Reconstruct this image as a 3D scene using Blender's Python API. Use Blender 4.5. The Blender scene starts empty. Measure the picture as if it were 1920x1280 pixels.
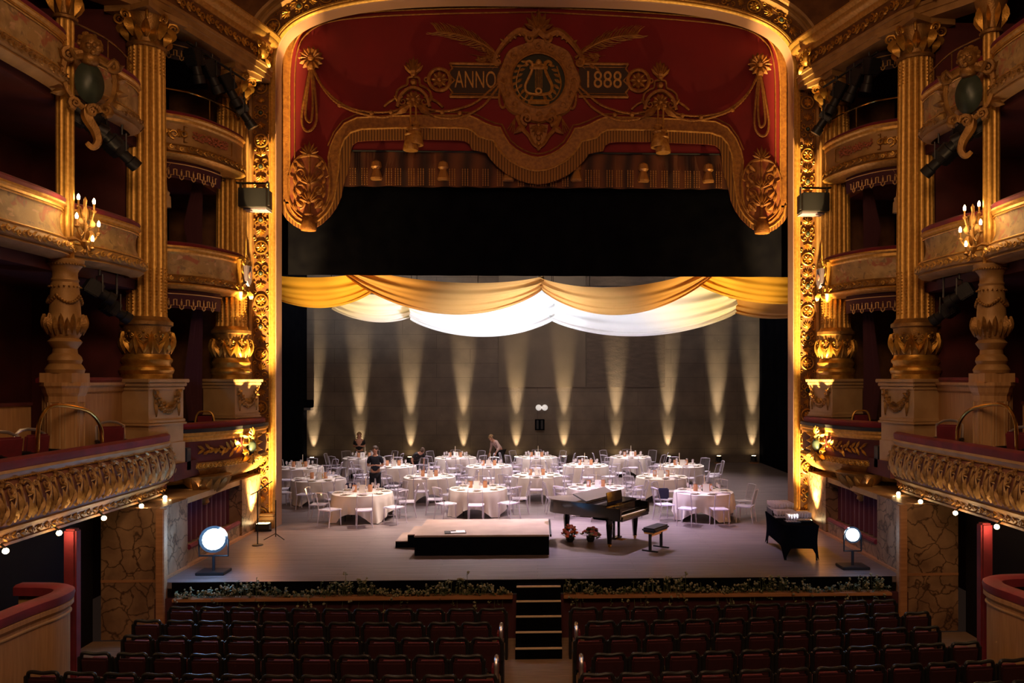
import bpy, bmesh, math, random
from math import sin, cos, pi, radians
from mathutils import Vector, Matrix
random.seed(7)
S = bpy.context.scene
COL = S.collection
# ------------------------------------------------------------------ camera, world, exposure
F, TH, EYE, HZ = 1500.0, 0.035, 3.9, 710.0
PX = 1008 + F*math.tan(TH)
cd = bpy.data.cameras.new('camera'); cam = bpy.data.objects.new('camera', cd); COL.objects.link(cam)
cd.sensor_width = 36; cd.lens = F/1920*36
cd.shift_x = -(PX-960)/1920; cd.shift_y = (HZ-640)/1920
cam.location = (0, 0, EYE); cam.rotation_euler = (pi/2, 0, -TH); cd.clip_end = 200
S.camera = cam
S.view_settings.view_transform = 'Standard'; S.view_settings.look = 'None'
S.view_settings.gamma = 1; S.view_settings.use_curve_mapping = False
S.view_settings.exposure = 0.0
W = bpy.data.worlds.new('world'); S.world = W; W.use_nodes = True
W.node_tree.nodes['Background'].inputs[0].default_value = (0.9, 0.5, 0.35, 1)
W.node_tree.nodes['Background'].inputs[1].default_value = 0.012
def light(kind, loc, power, col, target=None, size=0.2, angle=40, blend=0.5, sizey=None):
    d = bpy.data.lights.new(kind.lower()+'_lamp', kind); d.energy = power; d.color = col
    if kind == 'AREA':
        d.size = size
        if sizey: d.shape = 'RECTANGLE'; d.size_y = sizey
    else:
        d.shadow_soft_size = size
    if kind == 'SPOT': d.spot_size = radians(angle); d.spot_blend = blend
    o = bpy.data.objects.new(d.name, d); COL.objects.link(o); o.location = loc
    if target is not None:
        o.rotation_euler = (Vector(target)-Vector(loc)).to_track_quat('-Z', 'Y').to_euler()
    return o
WARM = (1.0, 0.62, 0.28); AMBER = (1.0, 0.55, 0.14)
light('AREA', (0, 7, 13.5), 260, (1, 0.56, 0.3), (0, 12, 0), 3.5)                  # unseen warm fill added for the dim house light
light('AREA', (0, 1, 10.5), 470, (1, 0.55, 0.28), (0, 21, 6), 3.0)                 # unseen warm fill added from the audience side
for X in (-5, -1.7, 1.7, 5):                                                        # overhead rig above the banquet
    light('SPOT', (X, 31.5, 9.0), 3300, (1, 0.86, 0.88), (X*0.95, 28.8, 0.6), 0.25, 75, 0.8)
light('AREA', (0, 30, 10.5), 420, (1, 0.82, 0.66), (0, 37, 4), 8)                  # unseen soft fill added to lift the back wall
for X in (-3.2, 3.2):
    light('SPOT', (X, 23.3, 7.3), 800, (1, 0.8, 0.72), (X*0.8, 24.5, 0), 0.2, 95, 0.9)
light('SPOT', (1.6, 22.9, 7.3), 9000, (0.86, 0.70, 1.0), (1.8, 18.6, 0), 0.2, 78, 0.9)
light('SPOT', (-1.8, 22.9, 7.3), 8000, (1.0, 0.78, 0.68), (-2.2, 18.4, 0), 0.2, 82, 0.9)
for X in (-10.24, -8.15, -5.83, -3.41, -0.98, 1.22, 3.63, 6.05, 8.37, 10.0):       # uplights along the back wall
    light('SPOT', (X, 36.78, 0.36), 620, (1, 0.8, 0.46), (X, 36.98, 1.3), 0.03, 29, 1.0)
    light('SPOT', (X, 36.55, 0.36), 6200, (1, 0.8, 0.47), (X, 36.97, 4.4), 0.03, 16, 1.0)
for s in (-1, 1):
    light('SPOT', (s*7.0, 20.45, 0.3), 3500, (1, 0.66, 0.25), (s*7.2, 21.3, 4), 0.08, 70, 0.9)     # pillar uplights
    light('SPOT', (s*6.5, 18.2, 0.4), 22000, (1, 0.64, 0.24), (s*7.15, 21.25, 5.9), 0.06, 23, 0.8)  # extra unseen spots added to brighten the upper pillars and arch
    light('SPOT', (s*6.5, 18.2, 0.4), 42000, (1, 0.62, 0.22), (s*7.2, 21.25, 10.4), 0.06, 12, 0.9)
    light('SPOT', (s*6.3, 18.0, 0.4), 26000, (1, 0.64, 0.24), (s*6.75, 21.25, 13.2), 0.06, 10, 0.9)
    light('SPOT', (s*6.6, 21.9, 0.4), 3000, (1, 0.66, 0.2), (s*5.6, 25.2, 6.8), 0.1, 44, 0.8)       # amber on the swags
    light('SPOT', (s*6.45, 16.3, 0.75), 40000, (0.92, 0.96, 1.0), (-s*1.6, 27.0, 5.6), 0.12, 26, 0.9)  # corner spotlights
    light('POINT', (s*6.3, 15.7, 0.85), 60 if s < 0 else 14, (0.2, 0.5, 1.0), size=0.2)

# ------------------------------------------------------------------ helpers
def xz(u, v, y):
    r = (u-PX)/F; c, s = cos(TH), sin(TH)
    x = y*(s+r*c)/(c-r*s); D = x*s+y*c
    return (x, EYE-(v-HZ)*D/F)
SIDE = 1
def sd(p): return Vector((p[0]*SIDE, p[1], p[2]))
class MB:
    def __init__(s): s.v = []; s.f = []
    def add(s, vs, fs):
        n = len(s.v); s.v += [tuple(p) for p in vs]; s.f += [tuple(i+n for i in f) for f in fs]
    def box(s, x0, x1, y0, y1, z0, z1, M=None):
        vs = [Vector((x, y, z)) for z in (z0, z1) for y in (y0, y1) for x in (x0, x1)]
        if M: vs = [M @ p for p in vs]
        s.add(vs, [(0, 2, 3, 1), (4, 5, 7, 6), (0, 1, 5, 4), (2, 6, 7, 3), (0, 4, 6, 2), (1, 3, 7, 5)])
    def rbox(s, x0, x1, y0, y1, z0, z1, b=0.01, M=None):
        bm = bmesh.new(); r = bmesh.ops.create_cube(bm, size=1)
        for p in bm.verts:
            p.co = Vector((x0 if p.co.x < 0 else x1, y0 if p.co.y < 0 else y1, z0 if p.co.z < 0 else z1))
        bmesh.ops.bevel(bm, geom=bm.edges[:], offset=b, segments=2, affect='EDGES')
        s.bm(bm, M)
    def bm(s, bm, M=None):
        bm.verts.index_update()
        s.add([(M @ p.co) if M else p.co.copy() for p in bm.verts], [[q.index for q in f.verts] for f in bm.faces]); bm.free()
    def tube(s, pts, r, n=6, closed=False, cap=True):
        pts = [Vector(p) for p in pts]; m = len(pts)
        R = r if isinstance(r, (list, tuple)) else [r]*m
        prev = None; rings = []
        for i, p in enumerate(pts):
            a = pts[(i-1) % m] if (closed or i) else p; b = pts[(i+1) % m] if (closed or i < m-1) else p
            t = (b-a)
            t = t.normalized() if t.length > 1e-9 else Vector((0, 0, 1))
            if prev is None:
                q = Vector((0, 0, 1)) if abs(t.z) < .9 else Vector((1, 0, 0))
                e = t.cross(q).normalized()
            else:
                e = prev-t*prev.dot(t)
                e = e.normalized() if e.length > 1e-6 else t.orthogonal().normalized()
            prev = e; g = t.cross(e)
            rings.append([p+(e*cos(2*pi*k/n)+g*sin(2*pi*k/n))*R[i] for k in range(n)])
        vs = [q for rg in rings for q in rg]; fs = []
        for i in range(m if closed else m-1):
            j = (i+1) % m
            for k in range(n): fs.append((i*n+k, i*n+(k+1) % n, j*n+(k+1) % n, j*n+k))
        if cap and not closed: fs += [tuple(range(n-1, -1, -1)), tuple(range((m-1)*n, m*n))]
        s.add(vs, fs)
    def lathe(s, prof, c=(0, 0, 0), n=16, fl=None, M=None, close=True):
        """prof [(r,z)]; fl(k_angle, i) -> radius factor"""
        vs = []; fs = []; m = len(prof)
        for i, (r, z) in enumerate(prof):
            for k in range(n):
                a = 2*pi*k/n; q = r*(fl(a, i) if fl else 1)
                p = Vector((q*cos(a), q*sin(a), z))
                vs.append((M @ p if M else p)+Vector(c))
        for i in range(m-1):
            for k in range(n): fs.append((i*n+k, i*n+(k+1) % n, (i+1)*n+(k+1) % n, (i+1)*n+k))
        if close: fs += [tuple(range(n-1, -1, -1)), tuple(range((m-1)*n, m*n))]
        s.add(vs, fs)
    def ball(s, c, r, n=8, m=5, sc=(1, 1, 1), M=None):
        vs = []; fs = []
        for i in range(m+1):
            a = pi*i/m
            for k in range(n):
                b = 2*pi*k/n; p = Vector((sin(a)*cos(b)*sc[0], sin(a)*sin(b)*sc[1], cos(a)*sc[2]))*r
                vs.append((M @ p if M else p)+Vector(c))
        for i in range(m):
            for k in range(n): fs.append((i*n+k, (i+1)*n+k, (i+1)*n+(k+1) % n, i*n+(k+1) % n))
        s.add(vs, fs)
    def grid(s, fn, nu, nv, cu=False, th=0):
        """fn(u in 0..1, v in 0..1) -> point"""
        vs = [Vector(fn(i/nu, j/nv)) for i in range(nu if cu else nu+1) for j in range(nv+1)]
        N = nu if cu else nu+1; fs = []
        for i in range(nu):
            for j in range(nv):
                a = i*(nv+1)+j; b = ((i+1) % N)*(nv+1)+j; fs.append((a, b, b+1, a+1))
        s.add(vs, fs)
    def prism(s, poly, fn, d0, d1):
        """poly 2D list, fn(a,b,d) -> 3D"""
        n = len(poly)
        vs = [fn(a, b, d0) for a, b in poly]+[fn(a, b, d1) for a, b in poly]
        s.add(vs, [tuple(range(n)), tuple(range(2*n-1, n-1, -1))]+[(k, n+k, n+(k+1) % n, (k+1) % n) for k in range(n)])
    def sweep(s, path, prof, closed=False, cap=True):
        """horizontal path [(x,y)], profile [(outward, z)]"""
        P = [Vector((p[0], p[1])) for p in path]; m = len(P); q = len(prof); vs = []; fs = []
        for i, p in enumerate(P):
            a = P[i-1] if i else p; b = P[i+1] if i < m-1 else p
            t = (b-a).normalized(); nn = Vector((t.y, -t.x))
            for o, z in prof: vs.append((p.x+nn.x*o, p.y+nn.y*o, z))
        for i in range(m-1):
            for k in range(q if closed else q-1):
                fs.append((i*q+k, i*q+(k+1) % q, (i+1)*q+(k+1) % q, (i+1)*q+k))
        if closed and cap: fs += [tuple(range(q)), tuple(range(m*q-1, (m-1)*q-1, -1))]
        s.add(vs, fs)
    def build(s, name, mat, parent=None, smooth=35, local=False):
        me = bpy.data.meshes.new(name)
        off = Vector((0, 0, 0))
        if parent is not None and not local:
            q = parent
            while q is not None: off += q.location; q = q.parent
        if local: vs = s.v; fl = False
        else:
            vs = [(x*SIDE-off.x, y-off.y, z-off.z) for x, y, z in s.v]; fl = SIDE < 0
        me.from_pydata(vs, [], [tuple(reversed(f)) for f in s.f] if fl else s.f)
        bm = bmesh.new(); bm.from_mesh(me); bmesh.ops.recalc_face_normals(bm, faces=bm.faces[:]); bm.to_mesh(me); bm.free()
        if smooth: me.shade_smooth(); me.set_sharp_from_angle(angle=radians(smooth))
        me.materials.append(mat)
        o = bpy.data.objects.new(name, me); COL.objects.link(o)
        if parent is not None: o.parent = parent
        return o
def tag(o, label=None, cat=None, group=None, kind=None):
    for k, v in (('label', label), ('category', cat), ('group', group), ('kind', kind)):
        if v: o[k] = v
    return o
def thing(name, loc, label, cat, group=None, rz=0):
    o = bpy.data.objects.new(name, None); COL.objects.link(o); o.empty_display_size = .1
    o.location = sd(loc); o.rotation_euler = (0, 0, rz); return tag(o, label, cat, group)
def struct(o): o['kind'] = 'structure'; return o
def copy_tree(o, parent=None):
    c = o.copy(); COL.objects.link(c)
    if parent is not None: c.parent = parent
    for ch in list(o.children): copy_tree(ch, c)
    return c
# ---- materials
def mk(name, col, col2=None, sc=4, rough=.5, metal=0, bump=0, bsc=30, emit=0, spec=.5, detail=4, stretch=None, sheen=0, ramp=(.35, .65), coat=0):
    m = bpy.data.materials.new(name); m.use_nodes = True; nt = m.node_tree; b = nt.nodes['Principled BSDF']
    b.inputs['Base Color'].default_value = (*col, 1); b.inputs['Roughness'].default_value = rough
    b.inputs['Metallic'].default_value = metal; b.inputs['Specular IOR Level'].default_value = spec
    if sheen: b.inputs['Sheen Weight'].default_value = sheen
    if coat: b.inputs['Coat Weight'].default_value = coat; b.inputs['Coat Roughness'].default_value = .05
    if emit: b.inputs['Emission Color'].default_value = (*col, 1); b.inputs['Emission Strength'].default_value = emit
    tc = nt.nodes.new('ShaderNodeTexCoord'); vec = tc.outputs['Object']
    if stretch:
        mp = nt.nodes.new('ShaderNodeMapping'); nt.links.new(vec, mp.inputs[0]); mp.inputs['Scale'].default_value = stretch; vec = mp.outputs[0]
    if col2:
        n = nt.nodes.new('ShaderNodeTexNoise'); n.inputs['Scale'].default_value = sc; n.inputs['Detail'].default_value = detail
        nt.links.new(vec, n.inputs['Vector'])
        r = nt.nodes.new('ShaderNodeValToRGB'); r.color_ramp.elements[0].position = ramp[0]; r.color_ramp.elements[1].position = ramp[1]
        r.color_ramp.elements[0].color = (*col, 1); r.color_ramp.elements[1].color = (*col2, 1)
        nt.links.new(n.outputs['Fac'], r.inputs[0]); nt.links.new(r.outputs[0], b.inputs['Base Color'])
    if bump:
        n2 = nt.nodes.new('ShaderNodeTexNoise'); n2.inputs['Scale'].default_value = bsc; n2.inputs['Detail'].default_value = 3
        nt.links.new(vec, n2.inputs['Vector']); bp = nt.nodes.new('ShaderNodeBump'); bp.inputs['Strength'].default_value = bump
        bp.inputs['Distance'].default_value = .02
        nt.links.new(n2.outputs['Fac'], bp.inputs['Height']); nt.links.new(bp.outputs[0], b.inputs['Normal'])
    return m
def acryl(name, tint, gloss, diff):
    m = bpy.data.materials.new(name); m.use_nodes = True; nt = m.node_tree; nt.nodes.remove(nt.nodes['Principled BSDF'])
    out = nt.nodes['Material Output']; N = nt.nodes.new
    tr = N('ShaderNodeBsdfTransparent'); tr.inputs[0].default_value = (*tint, 1)
    gl = N('ShaderNodeBsdfGlossy'); gl.inputs['Roughness'].default_value = .12
    df = N('ShaderNodeBsdfDiffuse'); df.inputs[0].default_value = (.85, .8, .9, 1)
    lw = N('ShaderNodeLayerWeight'); lw.inputs[0].default_value = gloss
    m1 = N('ShaderNodeMixShader'); m2 = N('ShaderNodeMixShader'); m2.inputs[0].default_value = diff
    L = nt.links.new
    L(lw.outputs['Facing'], m1.inputs[0]); L(tr.outputs[0], m1.inputs[1]); L(gl.outputs[0], m1.inputs[2])
    L(m1.outputs[0], m2.inputs[1]); L(df.outputs[0], m2.inputs[2]); L(m2.outputs[0], out.inputs[0])
    return m
def panelmat(name):
    """cream painted panel with scattered roses and foliage"""
    m = mk(name, (.55, .38, .16), (.30, .19, .07), 3, .6, bump=.15, bsc=60); nt = m.node_tree; b = nt.nodes['Principled BSDF']; L = nt.links.new
    base = b.inputs['Base Color'].links[0].from_socket; tc = [n for n in nt.nodes if n.type == 'TEX_COORD'][0].outputs['Object']
    for sc, th, c in ((2.6, .56, (.42, .27, .10)), (3.1, .61, (.38, .13, .06)), (6.0, .62, (.26, .17, .08)), (5.2, .65, (.58, .36, .19))):
        mp = nt.nodes.new('ShaderNodeMapping'); mp.inputs['Location'].default_value = (sc*7, sc*3, 0); L(tc, mp.inputs[0])
        n = nt.nodes.new('ShaderNodeTexNoise'); n.inputs['Scale'].default_value = sc; n.inputs['Detail'].default_value = 5; n.inputs['Distortion'].default_value = .8; L(mp.outputs[0], n.inputs['Vector'])
        r = nt.nodes.new('ShaderNodeValToRGB'); r.color_ramp.elements[0].position = th-.04; r.color_ramp.elements[1].position = th+.02; L(n.outputs['Fac'], r.inputs[0])
        x = nt.nodes.new('ShaderNodeMix'); x.data_type = 'RGBA'; L(r.outputs[0], x.inputs[0]); L(base, x.inputs[6]); x.inputs[7].default_value = (*c, 1); base = x.outputs[2]
    L(base, b.inputs['Base Color']); return m
def wavemat(name, c1, c2, scale, direction='X', rough=.6, bump=.5, distort=0, metal=0, axis='Object'):
    m = mk(name, c1, None, rough=rough, metal=metal); nt = m.node_tree; b = nt.nodes['Principled BSDF']; L = nt.links.new
    tc = [n for n in nt.nodes if n.type == 'TEX_COORD'][0]
    w = nt.nodes.new('ShaderNodeTexWave'); w.bands_direction = direction; w.inputs['Scale'].default_value = scale; w.inputs['Distortion'].default_value = distort
    L(tc.outputs['Object'], w.inputs['Vector'])
    x = nt.nodes.new('ShaderNodeMix'); x.data_type = 'RGBA'; x.inputs[6].default_value = (*c1, 1); x.inputs[7].default_value = (*c2, 1); L(w.outputs['Fac'], x.inputs[0]); L(x.outputs[2], b.inputs['Base Color'])
    if bump:
        bp = nt.nodes.new('ShaderNodeBump'); bp.inputs['Strength'].default_value = bump; bp.inputs['Distance'].default_value = .02; L(w.outputs['Fac'], bp.inputs['Height']); L(bp.outputs[0], b.inputs['Normal'])
    return m
def marble():
    m = mk('veined_marble', (.34, .20, .11), (.20, .11, .06), 2.6, .42, bump=0, detail=6); nt = m.node_tree; b = nt.nodes['Principled BSDF']; L = nt.links.new
    base = b.inputs['Base Color'].links[0].from_socket; tc = [n for n in nt.nodes if n.type == 'TEX_COORD'][0].outputs['Object']
    ns = nt.nodes.new('ShaderNodeTexNoise'); ns.inputs['Scale'].default_value = 1.8; ns.inputs['Detail'].default_value = 5; L(tc, ns.inputs['Vector'])
    ad = nt.nodes.new('ShaderNodeMix'); ad.data_type = 'RGBA'; ad.blend_type = 'ADD'; ad.inputs[0].default_value = .7; L(tc, ad.inputs[6]); L(ns.outputs['Color'], ad.inputs[7])
    v = nt.nodes.new('ShaderNodeTexVoronoi'); v.feature = 'DISTANCE_TO_EDGE'; v.inputs['Scale'].default_value = 2.9; L(ad.outputs[2], v.inputs['Vector'])
    r = nt.nodes.new('ShaderNodeValToRGB'); r.color_ramp.elements[0].position = .0; r.color_ramp.elements[1].position = .06; r.color_ramp.elements[0].color = (.12, .06, .03, 1); r.color_ramp.elements[1].color = (1, 1, 1, 1); L(v.outputs[0], r.inputs[0])
    x = nt.nodes.new('ShaderNodeMix'); x.data_type = 'RGBA'; x.blend_type = 'MULTIPLY'; x.inputs[0].default_value = .9; L(base, x.inputs[6]); L(r.outputs[0], x.inputs[7]); L(x.outputs[2], b.inputs['Base Color']); return m
M = dict(
    gold=mk('gilding', (.66, .37, .07), (.42, .21, .03), 6, .36, .72, .25, 50),
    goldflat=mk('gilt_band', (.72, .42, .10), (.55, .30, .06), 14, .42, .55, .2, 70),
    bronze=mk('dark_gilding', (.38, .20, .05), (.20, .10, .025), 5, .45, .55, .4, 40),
    ochre=mk('ochre_paint', (.42, .24, .08), (.30, .16, .05), 3, .55, .15, .15, 40),
    brown=mk('brown_ground', (.20, .085, .025), (.13, .05, .015), 4, .6, .1, .2, 40),
    cream=mk('cream_paint', (.50, .33, .16), (.40, .25, .11), 2, .6, 0, .08, 40),
    panelwood=mk('grained_panel', (.50, .29, .12), (.40, .22, .085), 3, .55, 0, .06, 30, stretch=(8, 8, .6)),
    panel=panelmat('painted_rose_panel'),
    relief=mk('gilt_stucco', (.52, .33, .13), (.33, .18, .06), 9, .45, .35, .3, 60),
    pinkground=mk('faded_rose_ground', (.30, .13, .09), (.22, .09, .06), 3, .7),
    velvet=mk('red_velvet', (.20, .007, .020), (.13, .004, .014), 3, .8, sheen=.08, bump=.2, bsc=80),
    seatred=mk('seat_plush', (.16, .008, .02), (.11, .005, .014), 5, .85, sheen=.1, bump=.1, bsc=90),
    seatback=mk('seat_back_plush', (.045, .004, .009), (.03, .003, .007), 5, .8, bump=.1, bsc=60),
    redwall=mk('dark_red_wall', (.10, .014, .014), (.065, .010, .010), 1.5, .75),
    red=mk('scarlet_cloth', (.19, .002, .007), (.15, .002, .006), .8, .8),
    valgold=mk('painted_gold', (.34, .135, .022), (.21, .075, .012), 11, .6, .15, .4, 30, detail=5),
    valbright=mk('painted_gold_highlight', (.50, .25, .055), (.32, .13, .02), 12, .5, .2, .3, 50),
    fringe=wavemat('gold_fringe', (.34, .14, .022), (.10, .035, .006), 4, 'X', .7, .8),
    teaser=wavemat('painted_drapery', (.15, .045, .016), (.035, .011, .008), .55, 'X', .8, .1, 3),
    black=mk('black_cloth', (.003, .003, .005), (.005, .005, .007), 2, 1.0, spec=0),
    blackmetal=mk('black_metal', (.012, .012, .014), None, rough=.45, spec=.4),
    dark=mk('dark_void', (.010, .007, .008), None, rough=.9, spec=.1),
    silver=mk('silver_frame', (.55, .52, .55), None, rough=.3, metal=.8),
    brass=mk('polished_brass', (.75, .45, .12), None, rough=.2, metal=1),
    marble=marble(),
    white=mk('white_cloth', (.72, .65, .60), None, rough=.8, bump=.05, bsc=30, spec=.2),
    china=mk('white_china', (.88, .84, .78), None, rough=.25),
    paper=mk('white_paper', (.88, .86, .84), None, rough=.8),
    tan=mk('tan_paper', (.70, .36, .20), (.58, .26, .14), 8, .7),
    wax=mk('ivory_wax', (.9, .8, .62), None, rough=.4),
    flowerred=mk('red_blossom', (.62, .06, .04), (.75, .22, .07), 25, .6),
    pinkflower=mk('pink_blossom', (.62, .10, .14), (.75, .30, .28), 25, .6),
    leaf=mk('green_leaf', (.05, .075, .03), (.10, .12, .05), 10, .6),
    cream_flower=mk('cream_blossom', (.34, .31, .20), (.18, .18, .10), 12, .7),
    lacquer=mk('black_lacquer', (.006, .005, .006), None, rough=.10, spec=.6, coat=.6),
    lid=mk('satin_lid', (.15, .115, .09), None, rough=.3, spec=1.0, coat=.4),  # black lid; the light it reflects is put into this paler colour
    ivory=mk('ivory_keys', (.85, .74, .5), None, rough=.3),
    acryl=acryl('clear_acrylic', (.95, .93, .97), .2, .06),
    acryledge=acryl('acrylic_edge', (.90, .86, .95), .35, .42),
    glass=acryl('table_glass', (.96, .95, .95), .45, .12),
    flute=acryl('champagne_glass', (.95, .9, .8), .4, .6),
    bulb=mk('warm_bulb', (1, .66, .28), None, emit=45),
    lens=mk('blue_white_lens', (.75, .92, 1.0), None, emit=9),
    warmlens=mk('warm_lens', (1, .72, .35), None, emit=30),
    globe=mk('white_globe', (.9, .86, .82), None, rough=.3, emit=.5),
    skin=mk('skin', (.55, .28, .19), None, rough=.55),
    hair=mk('brown_hair', (.07, .035, .018), None, rough=.6),
    navy=mk('dark_navy_cotton', (.014, .016, .030), None, rough=.85),
    pinkshirt=mk('pale_pink_shirt', (.55, .38, .34), None, rough=.8),
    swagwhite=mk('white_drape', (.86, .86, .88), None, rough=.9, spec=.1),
    swagamberlit=mk('amber_lit_drape', (.60, .33, .11), None, rough=.9, spec=.1),  # amber light on the white cloth put into its colour
    swaggoldlit=mk('gold_lit_drape', (.70, .39, .055), None, rough=.9, spec=.1),  # warm light on the end swags put into the cloth colour
    green=mk('verdigris', (.045, .065, .045), (.03, .045, .035), 6, .4, .2),
    grey=mk('grey_panel', (.11, .09, .13), None, rough=.6),
    tread=mk('step_nosing', (.75, .6, .42), None, rough=.5),
    wood=mk('floorboards', (.30, .20, .13), (.20, .13, .085), 3, .45, 0, .1, 20, stretch=(1, 12, 1)),
    ledge=mk('orange_wood', (.42, .20, .09), (.32, .14, .06), 3, .5, stretch=(.6, 8, 8)),
    plate_top=mk('platform_board', (.36, .25, .19), (.28, .19, .145), 2, .55, 0, .05, 20),
)
# fabric pleats for swags
for k in ('swagwhite', 'swagamberlit', 'swaggoldlit'):
    nt = M[k].node_tree; b = nt.nodes['Principled BSDF']; tc = [n for n in nt.nodes if n.type == 'TEX_COORD'][0]
    b.inputs['Transmission Weight'].default_value = 0
def stagefloor():
    m = mk('stage_boards', (.195, .15, .148), (.115, .088, .088), 2.5, .34, 0, .0, 30, stretch=(.35, 5, 1), detail=6); nt = m.node_tree; b = nt.nodes['Principled BSDF']; L = nt.links.new
    base = b.inputs['Base Color'].links[0].from_socket; tc = [n for n in nt.nodes if n.type == 'TEX_COORD'][0].outputs['Object']
    bk = nt.nodes.new('ShaderNodeTexBrick'); bk.inputs['Scale'].default_value = 1; bk.inputs['Brick Width'].default_value = 4; bk.inputs['Row Height'].default_value = .14; bk.inputs['Mortar Size'].default_value = .006
    bk.inputs['Color1'].default_value = (1, 1, 1, 1); bk.inputs['Color2'].default_value = (.72, .72, .74, 1); bk.inputs['Mortar'].default_value = (.35, .35, .35, 1); L(tc, bk.inputs[0])
    x = nt.nodes.new('ShaderNodeMix'); x.data_type = 'RGBA'; x.blend_type = 'MULTIPLY'; x.inputs[0].default_value = .8; L(base, x.inputs[6]); L(bk.outputs[0], x.inputs[7])
    # pale scuffs
    mp = nt.nodes.new('ShaderNodeMapping'); mp.inputs['Scale'].default_value = (.5, 7, 1); L(tc, mp.inputs[0])
    n = nt.nodes.new('ShaderNodeTexNoise'); n.inputs['Scale'].default_value = 3; n.inputs['Detail'].default_value = 8; n.inputs['Roughness'].default_value = .75; L(mp.outputs[0], n.inputs['Vector'])
    r = nt.nodes.new('ShaderNodeValToRGB'); r.color_ramp.elements[0].position = .56; r.color_ramp.elements[1].position = .74; L(n.outputs['Fac'], r.inputs[0])
    y = nt.nodes.new('ShaderNodeMix'); y.data_type = 'RGBA'; y.inputs[7].default_value = (.38, .31, .30, 1); L(r.outputs[0], y.inputs[0]); L(x.outputs[2], y.inputs[6]); L(y.outputs[2], b.inputs['Base Color'])
    rr = nt.nodes.new('ShaderNodeMapRange'); rr.inputs[3].default_value = .26; rr.inputs[4].default_value = .5; L(n.outputs['Fac'], rr.inputs[0]); L(rr.outputs[0], b.inputs['Roughness']); return m
M['stagefloor'] = stagefloor()
def backwallmat():
    m = mk('painted_back_wall', (.16, .115, .085), (.11, .08, .062), 1.3, .55, 0, .5, 55, detail=6); nt = m.node_tree; b = nt.nodes['Principled BSDF']; L = nt.links.new
    base = b.inputs['Base Color'].links[0].from_socket; tc = [n for n in nt.nodes if n.type == 'TEX_COORD'][0].outputs['Object']
    cx = nt.nodes.new('ShaderNodeSeparateXYZ'); L(tc, cx.inputs[0]); cm = nt.nodes.new('ShaderNodeCombineXYZ'); L(cx.outputs[0], cm.inputs[0]); L(cx.outputs[2], cm.inputs[1])
    bk = nt.nodes.new('ShaderNodeTexBrick'); bk.inputs['Scale'].default_value = 1; bk.inputs['Brick Width'].default_value = 3.1; bk.inputs['Row Height'].default_value = .66; bk.inputs['Mortar Size'].default_value = .008
    bk.inputs['Color1'].default_value = (1, 1, 1, 1); bk.inputs['Color2'].default_value = (.85, .85, .85, 1); bk.inputs['Mortar'].default_value = (.3, .3, .3, 1); L(cm.outputs[0], bk.inputs[0])
    x = nt.nodes.new('ShaderNodeMix'); x.data_type = 'RGBA'; x.blend_type = 'MULTIPLY'; x.inputs[0].default_value = .85; L(base, x.inputs[6]); L(bk.outputs[0], x.inputs[7])
    n = nt.nodes.new('ShaderNodeTexNoise'); n.inputs['Scale'].default_value = 9; n.inputs['Detail'].default_value = 9; n.inputs['Roughness'].default_value = .8; n.inputs['Distortion'].default_value = 1.5; L(cm.outputs[0], n.inputs['Vector'])
    r = nt.nodes.new('ShaderNodeValToRGB'); r.color_ramp.elements[0].position = .66; r.color_ramp.elements[1].position = .69; L(n.outputs['Fac'], r.inputs[0])
    y = nt.nodes.new('ShaderNodeMix'); y.data_type = 'RGBA'; y.inputs[7].default_value = (.7, .62, .5, 1); L(r.outputs[0], y.inputs[0]); L(x.outputs[2], y.inputs[6]); L(y.outputs[2], b.inputs['Base Color']); return m
M['backwall'] = backwallmat()
# ------------------------------------------------------------------ ornament vocabulary
def unit(mp): return getattr(mp, 'k', 1)
def spiral(cx, cy, r, turns, a0, d=1, N=16, tight=.12):
    out = []
    for i in range(N+1):
        t = i/N; q = r*((1-t)+tight*t); a = a0+d*turns*2*pi*t; out.append((cx+q*cos(a), cy+q*sin(a)))
    return out
def otube(mb, mp, pts, r, o=0.0, n=5, closed=False):
    R = r if not isinstance(r, tuple) else [r[0]+(r[1]-r[0])*i/(len(pts)-1) for i in range(len(pts))]
    mb.tube([mp(a, b, o) for a, b in pts], R, n, closed)
def oball(mb, mp, a, b, r, o=0, n=6, m=4): mb.ball(mp(a, b, o), r, n, m)
def leaf(mb, mp, a, b, ang, Ln, w, h=.02, o=0, N=5):
    c, s = cos(ang), sin(ang); vs = []; fs = []
    for i in range(N+1):
        t = i/N; ww = w*sin(pi*min(1, t*.9+.1))**.8*(1-.15*(i % 2)); lift = h*sin(pi*t)+.35*h*t*t*2
        for k, (q, hh) in enumerate(((-ww, 0), (0, 1), (ww, 0))):
            x, y = t*Ln, q
            vs.append(mp(a+c*x-s*y, b+s*x+c*y, o+(lift if hh else .2*lift)))
    for i in range(N):
        for k in range(2): fs.append((i*3+k, i*3+k+1, i*3+4+k, i*3+3+k))
    mb.add(vs, fs)
def rosette(mb, mp, a, b, r, o=0, petals=8):
    for k in range(petals):
        an = 2*pi*k/petals; leaf(mb, mp, a+cos(an)*r*.15, b+sin(an)*r*.15, an, r*.85, r*.27, r*.28*unit(mp), o, 3)
    oball(mb, mp, a, b, r*.25*unit(mp), o+r*.15*unit(mp))
def palmette(mb, mp, a, b, r, ang=pi/2, o=0, n=7, spread=2.4):
    for k in range(n):
        an = ang+(k/(n-1)-.5)*spread; leaf(mb, mp, a, b, an, r*(1-.28*abs(k/(n-1)-.5)*2), r*.13, r*.16*unit(mp), o, 3)
    oball(mb, mp, a, b, r*.16*unit(mp), o+.02)
def circ(a, b, r, N=16, e=1): return [(a+r*cos(2*pi*k/N), b+r*e*sin(2*pi*k/N)) for k in range(N)]
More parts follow.
